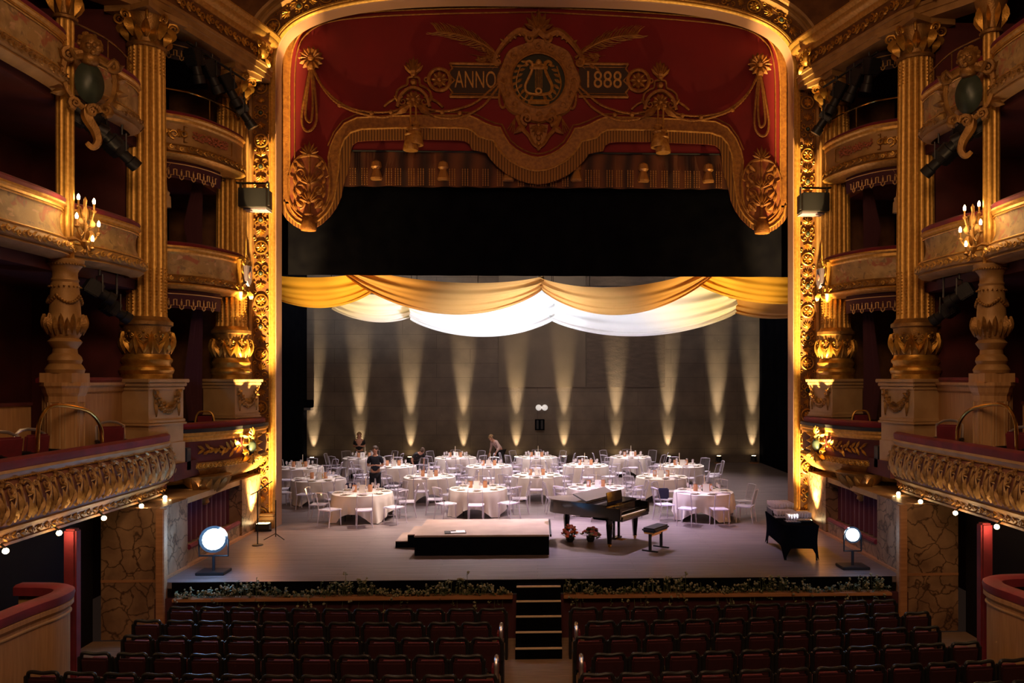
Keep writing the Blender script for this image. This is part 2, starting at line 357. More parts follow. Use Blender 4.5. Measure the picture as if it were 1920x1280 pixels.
def bez(p, N=16):
    """Catmull-Rom through 2D/3D points"""
    out = []; m = len(p); P = [Vector(q) for q in p]
    for i in range(m-1):
        a, b, c, d = P[max(i-1, 0)], P[i], P[i+1], P[min(i+2, m-1)]
        for k in range(N if i < m-2 else N+1):
            t = k/N; out.append(tuple(.5*((2*b)+(c-a)*t+(2*a-5*b+4*c-d)*t*t+(3*b-a-3*c+d)*t**3)))
    return out
class Path:
    """horizontal path on the left half of the house; outward is to its right hand"""
    def __init__(s, pts, N=12):
        s.p = [Vector(q) for q in bez(pts, N)]; s.L = [0]
        for i in range(1, len(s.p)): s.L.append(s.L[-1]+(s.p[i]-s.p[i-1]).length)
        s.len = s.L[-1]
    def at(s, d):
        d = max(0, min(s.len, d)); i = 1
        while i < len(s.L)-1 and s.L[i] < d: i += 1
        t = (d-s.L[i-1])/max(1e-9, s.L[i]-s.L[i-1]); p = s.p[i-1].lerp(s.p[i], t); tg = (s.p[i]-s.p[i-1]).normalized()
        return p, tg, Vector((tg.y, -tg.x))
    def mapper(s, z0=0, off=0, prof=None):
        def f(a, b, o):
            p, t, n = s.at(a); oo = off+o+(prof(b) if prof else 0)
            return Vector((p.x+n.x*oo, p.y+n.y*oo, z0+b))
        return f
    def pts(s): return [(p.x, p.y) for p in s.p]
# ------------------------------------------------------------------ building shell
def slab(name, mat, *b):
    mb = MB(); mb.box(*b); return struct(mb.build(name, mat, smooth=0))
slab('floor_stage', M['stagefloor'], -12, 12, 21.3, 37.3, -.12, 0)
slab('floor_apron', M['stagefloor'], -7.3, 7.3, 15.6, 21.3, -.12, 0)
slab('floor_stalls', M['wood'], -11, 11, -2, 15.6, -1.3, -1.12)
slab('wall_stage_rear', M['backwall'], -12, 12, 37, 37.3, 0, 12)
slab('ceiling_light_block', M['black'], -12, 12, 22.4, 37.3, 12, 12.2)  # unseen black roof added to keep ambient light off the stage
slab('wall_stage_left', M['black'], -10.75, -10.55, 22, 37, 0, 12)
slab('wall_stage_right', M['black'], 10.35, 10.55, 22, 37, 0, 12)
slab('ceiling', M['ochre'], -11, 11, -2, 21.3, 16.2, 16.4)
slab('wall_rear', M['redwall'], -11, 11, -2.3, -2, -1.3, 16.2)
for s, nm in ((1, 'left'), (-1, 'right')):
    SIDE = s
    slab('wall_'+nm, M['redwall'], -10.9, -10.5, -2, 21.3, -1.3, 16.2)
    slab('wall_stalls_'+nm, M['dark'], -8.7, -8.5, 6, 15.6, -1.12, 1.62)  # side wall coloured near black to put the shade there into it
    mb = MB(); mb.box(-10.5, -7.75, 6, 17.0, 1.62, 2.1); mb.box(-10.5, -7.6, 17.0, 21.2, 1.75, 2.1); struct(mb.build('floor_balcony_'+nm, M['redwall'], smooth=0))
    mb = MB(); mb.box(-10.5, -8.3, 6, 21.2, 5.75, 5.95); struct(mb.build('floor_loge_'+nm, M['redwall'], smooth=0))
    mb = MB(); mb.box(-10.5, -8.3, 6, 21.2, 8.7, 8.9); struct(mb.build('floor_gallery_'+nm, M['redwall'], smooth=0))
    # partitions behind the columns
    mb = MB(); mb.box(-10.5, -8.6, 17.0, 17.2, 2.1, 11.6); struct(mb.build('wall_partition_'+nm, M['redwall'], smooth=0))
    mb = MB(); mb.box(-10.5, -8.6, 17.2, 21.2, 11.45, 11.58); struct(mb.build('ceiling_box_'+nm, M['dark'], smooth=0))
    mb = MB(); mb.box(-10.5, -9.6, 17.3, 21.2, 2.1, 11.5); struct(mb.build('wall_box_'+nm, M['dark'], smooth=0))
    # coved ceiling above the entablature
    mb = MB(); mb.grid(lambda u, v: (-8.6+3.2*(1-cos(v*pi/2)), 6+15.2*u, 12.78+3.42*sin(v*pi/2)), 12, 10); struct(mb.build('ceiling_cove_'+nm, M['ochre']))
# ------------------------------------------------------------------ proscenium
def archpath(a=6.87, spring=12.0, rise=2.0, N=60):
    L = [(-a, spring*k/12) for k in range(12)]
    for i in range(N+1):
        t = pi*i/N; c = cos(t); L.append((-math.copysign(abs(c)**(2/3), c)*a, spring+rise*max(0, sin(t))**(2/3)))
    return L+[(a, spring*(1-k/12)) for k in range(1, 13)]
class Arch:
    def __init__(s):
        s.p = [Vector(q) for q in archpath()]; s.L = [0]; s.n = []
        for i in range(1, len(s.p)): s.L.append(s.L[-1]+(s.p[i]-s.p[i-1]).length)
        for i in range(len(s.p)):
            a = s.p[max(0, i-1)]; b = s.p[min(len(s.p)-1, i+1)]; t = (b-a).normalized(); s.n.append(Vector((-t.y, t.x)))
        s.len = s.L[-1]
    def at(s, d):
        d = max(0, min(s.len, d)); i = 1
        while i < len(s.L)-1 and s.L[i] < d: i += 1
        t = (d-s.L[i-1])/max(1e-9, s.L[i]-s.L[i-1]); return s.p[i-1].lerp(s.p[i], t), s.n[i-1].lerp(s.n[i], t).normalized()
    def sweep(s, mb, prof, i0=0, i1=None):
        idx = range(i0, len(s.p) if i1 is None else i1); q = len(prof); vs = []; fs = []
        for i in idx:
            for o, y in prof: vs.append((s.p[i].x+s.n[i].x*o, y, s.p[i].y+s.n[i].y*o))
        m = len(idx)
        for i in range(m-1):
            for k in range(q-1): fs.append((i*q+k, i*q+k+1, (i+1)*q+k+1, (i+1)*q+k))
        mb.add(vs, fs)
SIDE = 1
AR = Arch()
# wall with the arched opening
mb = MB(); n = len(AR.p); vs = []
for i in range(n):
    p = AR.p[i]+AR.n[i]*.3
    if i < 12: q = (-11, p.y)
    elif i >= n-12: q = (11, p.y)
    else:
        t = (i-12)/(n-25); q = (-11+22*t, 16.2 if 0 < t < 1 else p.y)
    for y in (21.32, 21.75): vs += [(p.x, y, max(0, p.y)), (q[0], y, q[1])]
fs = []
for i in range(n-1):
    a = 4*i; b = a+4; fs += [(a, a+1, b+1, b), (a+2, b+2, b+3, a+3), (a, b, b+2, a+2)]
mb.add(vs, fs); struct(mb.build('wall_proscenium', M['brown'], smooth=0))
pf = thing('proscenium_frame', (0, 21.3, 0), 'gilded proscenium arch framing the stage, pierced scroll band between flat gold bands', 'proscenium')
mb = MB(); AR.sweep(mb, [(0, 21.75), (0, 21.3), (.02, 21.28)]); mb.build('reveal', mk('pinkish_reveal', (.36, .2, .13), None, rough=.6), pf)
mb = MB(); AR.sweep(mb, [(.02, 21.28), (.03, 21.25), (.07, 21.22), (.085, 21.245), (.11, 21.245), (.125, 21.215), (.17, 21.22), (.18, 21.3)]); mb.build('inner_band', M['goldflat'], pf)
mb = MB(); AR.sweep(mb, [(.17, 21.29), (.62, 21.29)]); mb.build('ornament_ground', M['brown'], pf)
mb = MB(); AR.sweep(mb, [(.60, 21.3), (.61, 21.22), (.66, 21.18), (.70, 21.24), (.76, 21.24), (.80, 21.16), (.86, 21.14), (.90, 21.3)]); mb.build('outer_moulding', M['ochre'], pf)
def archmap(a, b, o):
    p, nn = AR.at(a); q = p+nn*(.385+b); return Vector((q.x, 21.29-o, q.y))
mb = MB(); gems = MB(); d = .35; CELL = 1.4
while d < AR.len-.3:
    otube(mb, archmap, circ(d, 0, .165, 14), .022, .03, 5, True); rosette(mb, archmap, d, 0, .125, .03)
    for k in (-1, 1):
        otube(mb, archmap, circ(d+.22, k*.165, .035, 8), .014, .02, 4, True); otube(mb, archmap, circ(d-.22, k*.165, .035, 8), .014, .02, 4, True)
        otube(mb, archmap, spiral(d+.62, k*.10, .085, 1.2, -k*pi/2, k, 12), (.022, .008), .03)
        otube(mb, archmap, spiral(d+.86, k*.09, .075, 1.2, k*pi/2, -k, 12), (.02, .008), .03)
        oball(mb, archmap, d+.74, k*.17, .035, .03); oball(mb, archmap, d+.50, k*.175, .026, .02)
        otube(mb, archmap, [(d+.22, k*.2), (d+1.18, k*.2)], .009, .005, 4)
        leaf(mb, archmap, d+.46, k*.03, pi+k*.9, .16, .04, .04, .02, 3)
    palmette(mb, archmap, d+.46, 0, .2, pi, .02)
    palmette(mb, archmap, d+1.0, 0, .19, 0, .02)
    oball(gems, archmap, d+.72, 0, .055, .06, 8, 5)
    otube(mb, archmap, circ(d+.72, 0, .075, 12), .018, .05, 5, True)
    d += CELL
mb.build('ornament_band', M['gold'], pf); gems.build('enamel_gems', M['green'], pf)
mb = MB()
for s in (-1, 1): mb.rbox(s*6.86, s*7.75, 21.1, 21.3, 0, .42, .02) if s > 0 else mb.rbox(-7.75, -6.86, 21.1, 21.3, 0, .42, .02)
for i, (a, b) in enumerate(((-7.75, -6.86), (6.86, 7.75))):
    m2 = MB(); m2.rbox(a, b, 21.08, 21.3, 0, .3, .02); m2.rbox(a+.03, b-.03, 21.12, 21.3, .3, .38, .02); m2.build('plinth', M['ochre'], pf)
# ------------------------------------------------------------------ harlequin valance "ANNO 1888"
YV = 21.95
def V(u, v, o=0): x, z = xz(u, v, YV); return Vector((x-.03, YV-o, z))
val = thing('painted_valance', (0, YV, 7.7), 'red and gold painted valance dated 1888, lyre medallion at its centre, hung in the arch', 'valance')
PAIR = [(527, 380, 545, 378), (531, 398, 548, 391), (540, 412, 554, 400), (553, 423, 562, 408), (566, 430, 570, 412), (575, 434, 577, 414), (590, 430, 587, 411), (606, 420, 598, 404), (622, 405, 609, 393),
 (634, 388, 616, 379), (642, 370, 619, 364), (646, 350, 621, 347), (650, 335, 621, 330), (657, 318, 619, 312), (659, 300, 618, 295), (660, 285, 622, 275), (664, 272, 632, 252), (672, 266, 648, 232),
 (690, 264, 672, 221), (740, 263, 735, 218), (800, 262, 800, 217), (860, 263, 860, 217), (874, 265, 884, 218), (882, 270, 898, 224), (887, 281, 912, 232), (902, 284, 928, 238), (914, 287, 940, 240),
 (921, 298, 948, 256), (934, 312, 957, 270), (951, 326, 970, 281), (970, 336, 984, 289), (990, 343, 998, 294), (1012, 346, 1012, 296)]
def refine(L, k=3):
    out = []
    for a, b in zip(L, L[1:]):
        for i in range(k): out.append(tuple(p+(q-p)*i/k for p, q in zip(a, b)))
    return out+[L[-1]]
PR = refine(PAIR)
def lr(build):
    """run a builder in the valance's left half and in its mirror image"""
    for s in (1, -1): build(s)
def mir(p, s): return Vector((p.x*s, p.y, p.z))
def toparch(x):
    a = 7.0; return 12.0+2.1*max(0, 1-min(1, abs(x)/a)**3)**(1/3)
red = MB(); band = MB(); fr = MB(); rope = MB(); hi = MB()
for s in (1, -1):
    O = [mir(V(a, b), s) for a, b, c, d in PR]; I = [mir(V(c, d), s) for a, b, c, d in PR]
    O[-1].x = I[-1].x = 0
    vs = []; fs = []
    for p in O: vs += [p, Vector((p.x, YV, max(p.z+.2, toparch(p.x)))), p+Vector((0, .015, 0)), Vector((p.x, YV+.015, max(p.z+.2, toparch(p.x))))]
    for i in range(len(O)-1): fs += [(4*i, 4*i+1, 4*i+5, 4*i+4), (4*i+2, 4*i+6, 4*i+7, 4*i+3), (4*i, 4*i+4, 4*i+6, 4*i+2)]
    red.add(vs, fs)
    Mi = [p.lerp(q, .5) for p, q in zip(O, I)]
    def strip(mb, A, B, o):
        d = Vector((0, -o, 0)); vs = []; fs = []
        for p, q in zip(A, B): vs += [p+d, q+d, p, q]
        for i in range(len(A)-1): a = 4*i; fs += [(a, a+1, a+5, a+4), (a, a+4, a+6, a+2), (a+1, a+3, a+7, a+5)]
        mb.add(vs, fs)
    strip(fr, O, Mi, .02); strip(band, Mi, I, .03)
    for A, r, o in ((Mi, .03, .04), (I, .022, .035)): rope.tube([p-Vector((0, o, 0)) for p in A], r, 6)
    Q = [p+(p-q)*.0+(p-m)*.28 for p, q, m in zip(I, O, Mi)]
    hi.tube([p-Vector((0, .02, 0)) for p in Q[45:]], .02, 4)
    # side border rising into the arch border
    sb = [mir(V(*q), s) for q in ((536, 382), (537, 300), (537, 200), (538, 130), (545, 85), (562, 55), (592, 33), (640, 20), (720, 13), (820, 9), (920, 7), (1012, 6))]
    sb = [Vector(q) for q in bez([tuple(q) for q in sb], 6)]
    wv = []
    for i, p in enumerate(sb):
        t = (sb[min(i+1, len(sb)-1)]-sb[max(i-1, 0)]).normalized(); nn = Vector((t.z, 0, -t.x))*s; wv.append(nn)
    strip(band, [p-w*.14 for p, w in zip(sb, wv)], [p+w*.14 for p, w in zip(sb, wv)], .03)
    for q in (-.13, .13, .26): (rope if q < .2 else hi).tube([p+w*q-Vector((0, .035, 0)) for p, w in zip(sb, wv)], .02, 5)
red.build('scarlet_ground', M['red'], val, 0); band.build('gold_border', M['valgold'], val); fr.build('fringe', M['fringe'], val); rope.build('border_cord', M['valbright'], val); hi.build('border_line', M['valgold'], val)
def vmap(u0, v0, s=1, k=.0146):
    """a, b in photo-scaled units right/up about a valance point -> world, relief o"""
    c = mir(V(u0, v0), s)
    f = lambda a, b, o: Vector((c.x+s*a*k, YV-.02-o, c.z+b*k))
    f.k = k; return f
# medallion
cm = vmap(1012, 153); mb = MB()
def ringprof(R0, R1, mp, h, N=48):
    vs = []; fs = []
    for k in range(N):
        a = 2*pi*k/N; wob = 1+.03*cos(8*a)
        for r, o in ((R0, .0), (R0+2, h), ((R0+R1)/2, h*.6), (R1*wob-3, h), (R1*wob, 0)): vs.append(mp(r*cos(a), r*sin(a), o))
    for k in range(N):
        for j in range(4): fs.append((k*5+j, k*5+j+1, ((k+1) % N)*5+j+1, ((k+1) % N)*5+j))
    return vs, fs
mb.add(*ringprof(50, 78, cm, .09)); otube(mb, cm, circ(0, 0, 51, 40), .03, .09, 6, True)
for k in range(16):
    a = 2*pi*k/16; otube(mb, cm, spiral(64*cos(a), 64*sin(a), 8, 1.2, a, 1, 10), (.03, .012), .07)
mb.build('medallion_ring', M['valgold'], val)
mb = MB(); mb.prism([(50*cos(2*pi*k/40), 50*sin(2*pi*k/40)) for k in range(40)], cm, .0, .02); mb.build('medallion_field', mk('dark_green_field', (.018, .016, .008), None, rough=.7), val)
mb = MB()
for s in (-1, 1):
    otube(mb, cm, bez([(s*20, 27), (s*23, 33), (s*17, 36), (s*12, 30), (s*13, 18), (s*19, 4), (s*25, -10), (s*22, -22), (s*8, -26), (0, -26)], 5), .045, .05)
    for k in range(9):
        an = -1.2+k*.28; r = 41; x, y = s*r*cos(an), r*sin(an)
        leaf(mb, cm, x, y, pi/2-s*(pi/2-an)*0+(.5 if s > 0 else pi-.5)+k*.14*s, 13, 3.2, .04, .03, 3); leaf(mb, cm, x, y, (1.9 if s > 0 else pi-1.9)+k*.16*s, 12, 3, .04, .03, 3)
    otube(mb, cm, bez([(s*6, -40), (s*30, -32), (s*42, -6), (s*34, 28)], 6), .02, .03)
otube(mb, cm, [(-17, 24), (17, 24)], .05, .05); otube(mb, cm, [(-12, 30), (12, 30)], .03, .05); oball(mb, cm, 0, 34, .09, .05)
for k in range(5): otube(mb, cm, [((k-2)*3, 24), ((k-2)*3, -14)], .010, .05, 4)
otube(mb, cm, circ(0, -20, 5, 12), .04, .06, 5, True); otube(mb, cm, [(-20, -40), (20, -40)], .07, .04)
mb.build('lyre', M['valbright'], val)
# scrolls framing the medallion, pendant below, crest above
mb = MB()
for s in (1, -1):
    otube(mb, cm, bez([(s*4, 92), (s*14, 84), (s*34, 92), (s*52, 82), (s*70, 62), (s*82, 40), (s*74, 30)], 6), (.13, .05), .06)
    otube(mb, cm, spiral(s*16, 78, 9, 1.4, pi/2, -s, 12), (.06, .02), .09); otube(mb, cm, spiral(s*76, 34, 9, 1.3, pi/2, -s, 12), (.06, .02), .07)
    for k in range(5): leaf(mb, cm, s*(24+k*9), 88-k*5, (1.2-.15*k) if s > 0 else pi-(1.2-.15*k), 15, 4, .08, .05, 4)
    mc2 = MB() if s == 1 else mc2
    otube(mc2, cm, spiral(s*22, -72, 12, 1.5, -pi/2, s, 14), (.06, .02), .07)
    otube(mc2, cm, bez([(s*40, -66), (s*30, -90), (s*18, -104), (s*10, -118), (0, -126)], 6), (.07, .04), .05)
    leaf(mc2, cm, s*26, -84, -pi/2+s*.9, 26, 6, .1, .05, 4)
    for k in range(4): otube(mc2, cm, [(s*44, -70), (s*(46+k*4), -100+k*3)], .014, .03, 4)
    leaf(mb, cm, 0, 92, pi/2+s*.8, 26, 6, .1, .05, 4)
for k in range(4): oball(mc2, cm, 0, -98-k*10, .09-.012*k, .06)
palmette(mc2, cm, 0, -84, 24, -pi/2, .06); palmette(mb, cm, 0, 94, 40, pi/2, .06)
mc2.prism([(-18, -82), (18, -82), (14, -108), (5, -120), (0, -128), (-5, -120), (-14, -108)], cm, .01, .05); mb.prism([(-12, 88), (12, 88), (6, 118), (0, 134), (-6, 118)], cm, .01, .04)
mb.build('medallion_scrolls', M['valgold'], val); mc2.build('medallion_pendant', M['valgold'], val)
# plaques and lettering
for s, txt, u0 in ((-1, 'ANNO', 893), (1, '1888', 1133)):
    vm = vmap(u0, 152); mb = MB()
    mb.prism([(-46, 31), (46, 31), (46, -31), (-46, -31)], vm, .0, .02); e = MB()
    for q in (-31, 31): otube(e, vm, [(-47, q), (47, q)], .04, .03)
    otube(e, vm, [(s*47, 31), (s*42, 22), (s*50, 12), (s*38, 0), (s*50, -12), (s*42, -22), (s*47, -31)], .03, .03)
    otube(e, vm, [(-43, 25), (43, 25)], .012, .03); otube(e, vm, [(-43, -25), (43, -25)], .012, .03)
    otube(e, vm, circ(s*66, 0, 20, 20), .055, .04, 6, True); rosette(e, vm, s*66, 0, 17, .03); otube(e, vm, circ(s*90, 0, 4, 8), .03, .03, 5, True)
    mb.build('name_plaque', mk('plaque_brown', (.035, .012, .006), None, rough=.7), val, 0); e.build('plaque_border', M['valgold'], val)
    fc = bpy.data.curves.new('lettering', 'FONT'); fc.body = txt; fc.size = .66; fc.align_x = 'CENTER'; fc.align_y = 'CENTER'; fc.extrude = .01; fc.space_character = 1.02
    ft = bpy.data.objects.new('lettering_curve', fc); me = bpy.data.meshes.new_from_object(ft); bpy.data.objects.remove(ft)
    fo = bpy.data.objects.new('lettering', me); COL.objects.link(fo); me.materials.clear(); me.materials.append(M['valbright']); fo.parent = val
    c = vm(-s*1, 0, .02); fo.location = c-Vector((0, YV, 7.7)); fo.rotation_euler = (pi/2, 0, 0); fo.scale = (.80 if s > 0 else .56, 1, 1)
# palms, crests, festoon cords, tassels, lobe arabesques: one part each per half
for s in (1, -1):
    pm = vmap(930, 108, s); mb = MB(); st = bez([(10, 0), (-20, 22), (-50, 36), (-85, 44), (-108, 46)], 8); otube(mb, pm, st, (.04, .01), .02)
    for i in range(2, len(st)-1):
        for q in (1, -1):
            x, y = st[i]; an = pi-.35+q*(.55+.2*random.random()); Ln = 30*(1-.5*abs(i/len(st)-.4)); otube(mb, pm, [(x, y), (x+Ln*.6*cos(an), y+Ln*.6*sin(an)), (x+Ln*cos(an-q*.15), y+Ln*sin(an-q*.15))], (.016, .004), .02, 4)
    for i in range(10): otube(mb, pm, [(10, -4), (-8-i*4+random.uniform(-4, 4), -22+i*3+random.uniform(-4, 4))], (.016, .004), .02, 4)
    for i in range(14): leaf(mb, pm, random.uniform(-32, 6), random.uniform(-14, 12), random.uniform(2, 4), 14, 3.5, .05, .01, 3)
    mb.build('palm_branch', M['valgold'], val)
    cr = vmap(778, 190, s); mb = MB()
    otube(mb, cr, bez([(-55, -12), (-44, -2), (-34, 4), (-30, 18), (-20, 26), (-12, 30), (-10, 42), (0, 44), (10, 42), (12, 30), (20, 26), (30, 18), (34, 4), (44, -2), (55, -12)], 4), .035, .03)
    otube(mb, cr, bez([(-30, -12), (-24, 8), (-12, 20), (0, 24), (12, 20), (24, 8), (30, -12)], 5), .06, .04)
    rosette(mb, cr, 0, 2, 17, .04, 10); palmette(mb, cr, 0, 48, 34, pi/2, .03, 7, 1.6); oball(mb, cr, 0, 54, .12, .03); oball(mb, cr, 0, 34, .1, .03); palmette(mb, cr, 0, 66, 16, pi/2, .02, 5, 1.8)
    for q in (1, -1):
        leaf(mb, cr, q*8, -8, -pi/2+q*.9, 30, 8, .1, .04, 4); otube(mb, cr, spiral(q*20, -2, 9, 1.4, pi/2, -q, 12), (.04, .015), .05); leaf(mb, cr, q*26, -4, pi/2-q*.7, 16, 4, .06, .04, 3)
    mb.build('crest', M['valgold'], val)
    mb = MB()
    for pts in (((588, 128), (605, 160), (630, 186), (660, 204), (700, 212), (740, 210), (765, 200), (777, 191)), ((590, 130), (611, 170), (640, 198), (680, 214), (720, 221), (750, 212), (777, 193)),
                ((777, 191), (800, 204), (830, 210), (860, 206), (893, 194), (920, 172), (944, 150)), ((777, 193), (805, 214), (838, 223), (870, 220), (905, 202), (925, 180), (945, 152)),
                ((585, 130), (573, 190), (569, 225), (575, 245), (588, 244), (597, 222), (593, 165), (588, 130)), ((585, 130), (579, 180), (576, 215), (580, 228), (587, 226), (590, 190), (587, 130)),
                ((944, 148), (938, 180), (941, 200), (948, 202), (951, 185), (946, 148))):
        P3 = [mir(V(a, b, .06), s) for a, b in bez(pts, 6)]
        mb.tube(P3, .032, 6)
        for i in range(0, len(P3), 1): mb.ball(P3[i], .04, 5, 3)
    for a, b in ((640, 198), (700, 214), (736, 212), (832, 212), (865, 214)): mb.ball(mir(V(a, b, .06), s), .075, 6, 4)
    rs = vmap(587, 112, s); rosette(mb, rs, 0, 0, 23, .05, 14); oball(mb, rs, 0, -14, .1, .06)
    mb.build('festoon_cord', M['valgold'], val)
    for du, dv, sc in ((-3, 0, 1.0), (7, -10, .9)):
        mb = MB(); q = mir(V(776+du, 196, .10), s); z0 = V(776, 240+dv).z-q.z
        mb.tube([q, q+Vector((0, 0, z0))], .025, 5)
        mb.lathe([(.03, 0), (.10, -.02), (.12, -.08), (.07, -.13), (.13, -.18), (.16, -.22), (.11, -.27), (.15, -.32), (.2, -.6), (.19, -.64), (.05, -.62)], q+Vector((0, 0, z0)), 14, lambda a, i: 1+(.06*cos(14*a) if i > 7 else 0))
        mb.build('tassel', M['valbright'], val)
    # lobe arabesque
    lb = vmap(583, 350, s); mb = MB()
    mb.prism([(-36, 30), (-40, 10), (-38, -20), (-28, -42), (-10, -58), (0, -62), (12, -58), (26, -42), (34, -20), (36, 8), (33, 34), (16, 52), (0, 62), (-18, 52)], lb, .0, .012)
    mb.build('lobe_field', mk('lobe_brown', (.20, .035, .015), (.28, .10, .025), 5, .7), val, 0)
    mb = MB()
    otube(mb, lb, [(0, -60), (0, 60)], (.05, .02), .03); palmette(mb, lb, 0, 58, 26, pi/2, .03); palmette(mb, lb, 0, -30, 26, pi/2, .04); palmette(mb, lb, 0, 4, 22, pi/2, .04)
    for q in (1, -1):
        otube(mb, lb, bez([(q*2, 58), (q*18, 54), (q*30, 40), (q*36, 22), (q*26, 16)], 5), (.05, .02), .03)
        for cy, r in ((24, 11), (-6, 13), (-32, 10)): otube(mb, lb, spiral(q*17, cy, r, 1.5, pi/2*q, -q, 14), (.035, .012), .03)
        for cy in (34, 8, -16, -40): leaf(mb, lb, q*10, cy, pi/2-q*.8, 20, 5, .06, .03, 4); leaf(mb, lb, q*24, cy-6, pi/2-q*.3, 16, 4, .06, .03, 3)
        otube(mb, lb, bez([(q*38, 20), (q*38, -18), (q*28, -42), (q*10, -58), (0, -64)], 5), .025, .03)
    mb.lathe([(.05, 0), (.12, -.05), (.1, -.12), (.16, -.2), (.22, -.42), (.2, -.48), (.02, -.46)], lb(0, -50, .1), 12); mb.build('lobe_arabesque', M['valgold'], val)
# second painted cloth behind it, and the black border
mb = MB(); x0, za = xz(640, 255, 22.15); x1, zb = xz(640, 281, 22.15)
mb.box(-5.3, 5.3, 22.12, 22.15, zb, za+.4); struct_r = mb.build('red_header_cloth', M['red'], smooth=0); tag(struct_r, 'plain red header cloth showing as a strip beneath the gold fringe', 'stage cloth')
te = thing('painted_teaser', (0, 22.2, xz(640, 350, 22.2)[1]), 'brown painted drapery cloth with beaded tassel curtains, hanging behind the valance', 'stage cloth')
zl = xz(640, 349, 22.2)[1]; zt = xz(640, 283, 22.2)[1]
mb = MB(); mb.grid(lambda u, v: (-5.4+10.8*u, 22.2+.04*sin(u*90)*(1-v*.6)+.03*sin(u*37), zl+(zt-zl)*v), 160, 4); mb.build('painted_cloth', M['teaser'], te)
mb = MB()
for k in range(34):
    x = -5.2+10.4*(k+.5)/34+random.uniform(-.06, .06)
    if k % 6 == 2: mb.lathe([(.02, 0), (.12, -.06), (.15, -.2), (.09, -.26), (.17, -.5), (.15, -.55)], (x, 22.14, zt-.25), 8)
    else:
        for j in range(3):
            mb.tube([(x+(j-1)*.07, 22.13, zl+.02+i*.03) for i in range(17)], [.006+.014*(i % 2) for i in range(17)], 5)
mb.build('bead_fringe', mk('bead_gold', (.42, .19, .05), None, rough=.5, metal=.3), te)
mb = MB(); mb.tube([(-5.4, 22.14, zt), (5.4, 22.14, zt)], .03); mb.build('batten', M['blackmetal'], te)
mb = MB(); zb = xz(1006, 517, 22.6)[1]; mb.grid(lambda u, v: (-10+20*u, 22.6+.03*sin(u*120), zb+(11.98-zb)*v), 120, 2); mb.grid(lambda u, v: (-10+20*u, 22.63+.03*sin(u*120), zb+(11.98-zb)*v), 120, 2)
tag(mb.build('black_border', M['black']), 'wide plain black border cloth above the white swags', 'stage cloth')
# ------------------------------------------------------------------ draped swags over the stage
def swag(p0, p1, top_sag, bot_sag, yd, depth, mat, label, pleat=.08, endh=.3):
    """cloth slung between two gathered ends p0, p1 (x, z): front edge dips by top_sag, belly by bot_sag, ends endh tall"""
    x0, z0 = p0; x1, z1 = p1; mb = MB(); ph = random.random()*6
    def fn(u, v):
        c = max(0, 4*u*(1-u))**.85; x = x0+(x1-x0)*u; zz = z0+(z1-z0)*u
        w = 1-(1-v/.78)**2 if v < .78 else 1-((v-.78)/.22)**2*.25
        zf = zz-c*top_sag-w*(endh+(bot_sag-top_sag-endh)*c)
        y = yd+depth*v*(.5+.5*c)
        e = 1-c*.8
        pl = pleat*e*(sin(v*30+ph+4*abs(u-.5))+.6*sin(v*57+2*ph))+.012*sin(v*44+ph)
        return (x, y+pl, zf+pl*.5*(1-w*.6))
    mb.grid(fn, 48, 64); o = tag(mb.build('cloth_swag', mat, smooth=80), label, 'fabric swag', 'fabric swags above the banquet')
    for e in (0.02, .98): q = fn(e, .03); m2 = MB(); m2.tube([q, (q[0], q[1], 11.98)], .008, 4); m2.build('suspension_line', M['black'], o)
    return o
def SW(a, b, y): return xz(a, b, y)
def swagpx(ua, va, ub, vb, umid, vtop, vbot, y, depth, mat, label, **k):
    a = xz(ua, va, y); b = xz(ub, vb, y); m = (a[1]+b[1])/2; yb = y+depth*.72
    return swag(a, b, m-xz(umid, vtop, y)[1], m-xz(umid, vbot, yb)[1], y, depth, mat, label, **k)
swagpx(450, 500, 715, 500, 590, 520, 577, 25.0, 1.2, M['swaggoldlit'], 'swag coloured as gold-lit, hanging at the far left end', endh=.4)
swagpx(640, 490, 1020, 517, 885, 528, 589, 24.6, 1.1, M['swagamberlit'], 'upper swag coloured as amber-lit, left of the middle, top edge dipping to a dark gap', endh=.32)
swagpx(1012, 517, 1350, 485, 1132, 536, 589, 24.6, 1.1, M['swagamberlit'], 'upper swag coloured as amber-lit, right of the middle with a small dark gap at its top', endh=.32)
swagpx(1310, 480, 1560, 510, 1420, 512, 567, 24.8, 1.1, M['swaggoldlit'], 'swag coloured as gold-lit, hanging at the far right end', endh=.8)
swagpx(618, 535, 785, 540, 700, 552, 604, 26.6, 1.1, M['swagwhite'], 'small white swag beside the gold-lit one, its underside tinged amber', endh=.75)
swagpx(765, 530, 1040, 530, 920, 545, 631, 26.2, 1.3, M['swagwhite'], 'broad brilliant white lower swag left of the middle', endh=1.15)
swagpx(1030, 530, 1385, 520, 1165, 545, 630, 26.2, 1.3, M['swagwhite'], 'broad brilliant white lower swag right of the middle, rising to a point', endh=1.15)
swagpx(1360, 545, 1560, 550, 1440, 556, 597, 26.4, 1.2, M['swagamberlit'], 'scalloped swag coloured as amber-lit, under the gold-lit one at the right end', endh=.5)
mb = MB(); mb.tube([(-10, 25.15, 7.45), (10, 25.15, 7.45)], .03); 
for xx in (-9.5, -5, 0, 5, 9.5): mb.tube([(xx, 25.15, 7.45), (xx, 25.15, 11.98)], .012, 4)
tag(mb.build('fly_pipe', M['blackmetal']), 'black horizontal pipe on wires carrying the upper swags', 'pipe')
mb = MB(); mb.tube([(-10, 26.9, 7.0), (10, 26.9, 7.0)], .03)
for xx in (-9.5, -2.0, 0, 1.75, 9.5): mb.tube([(xx, 26.9, 7.0), (xx, 26.9, 11.98)], .012, 4)
tag(mb.build('fly_pipe', M['silver']), 'pipe on thin pale wires glimpsed in the gaps above the swags', 'pipe')
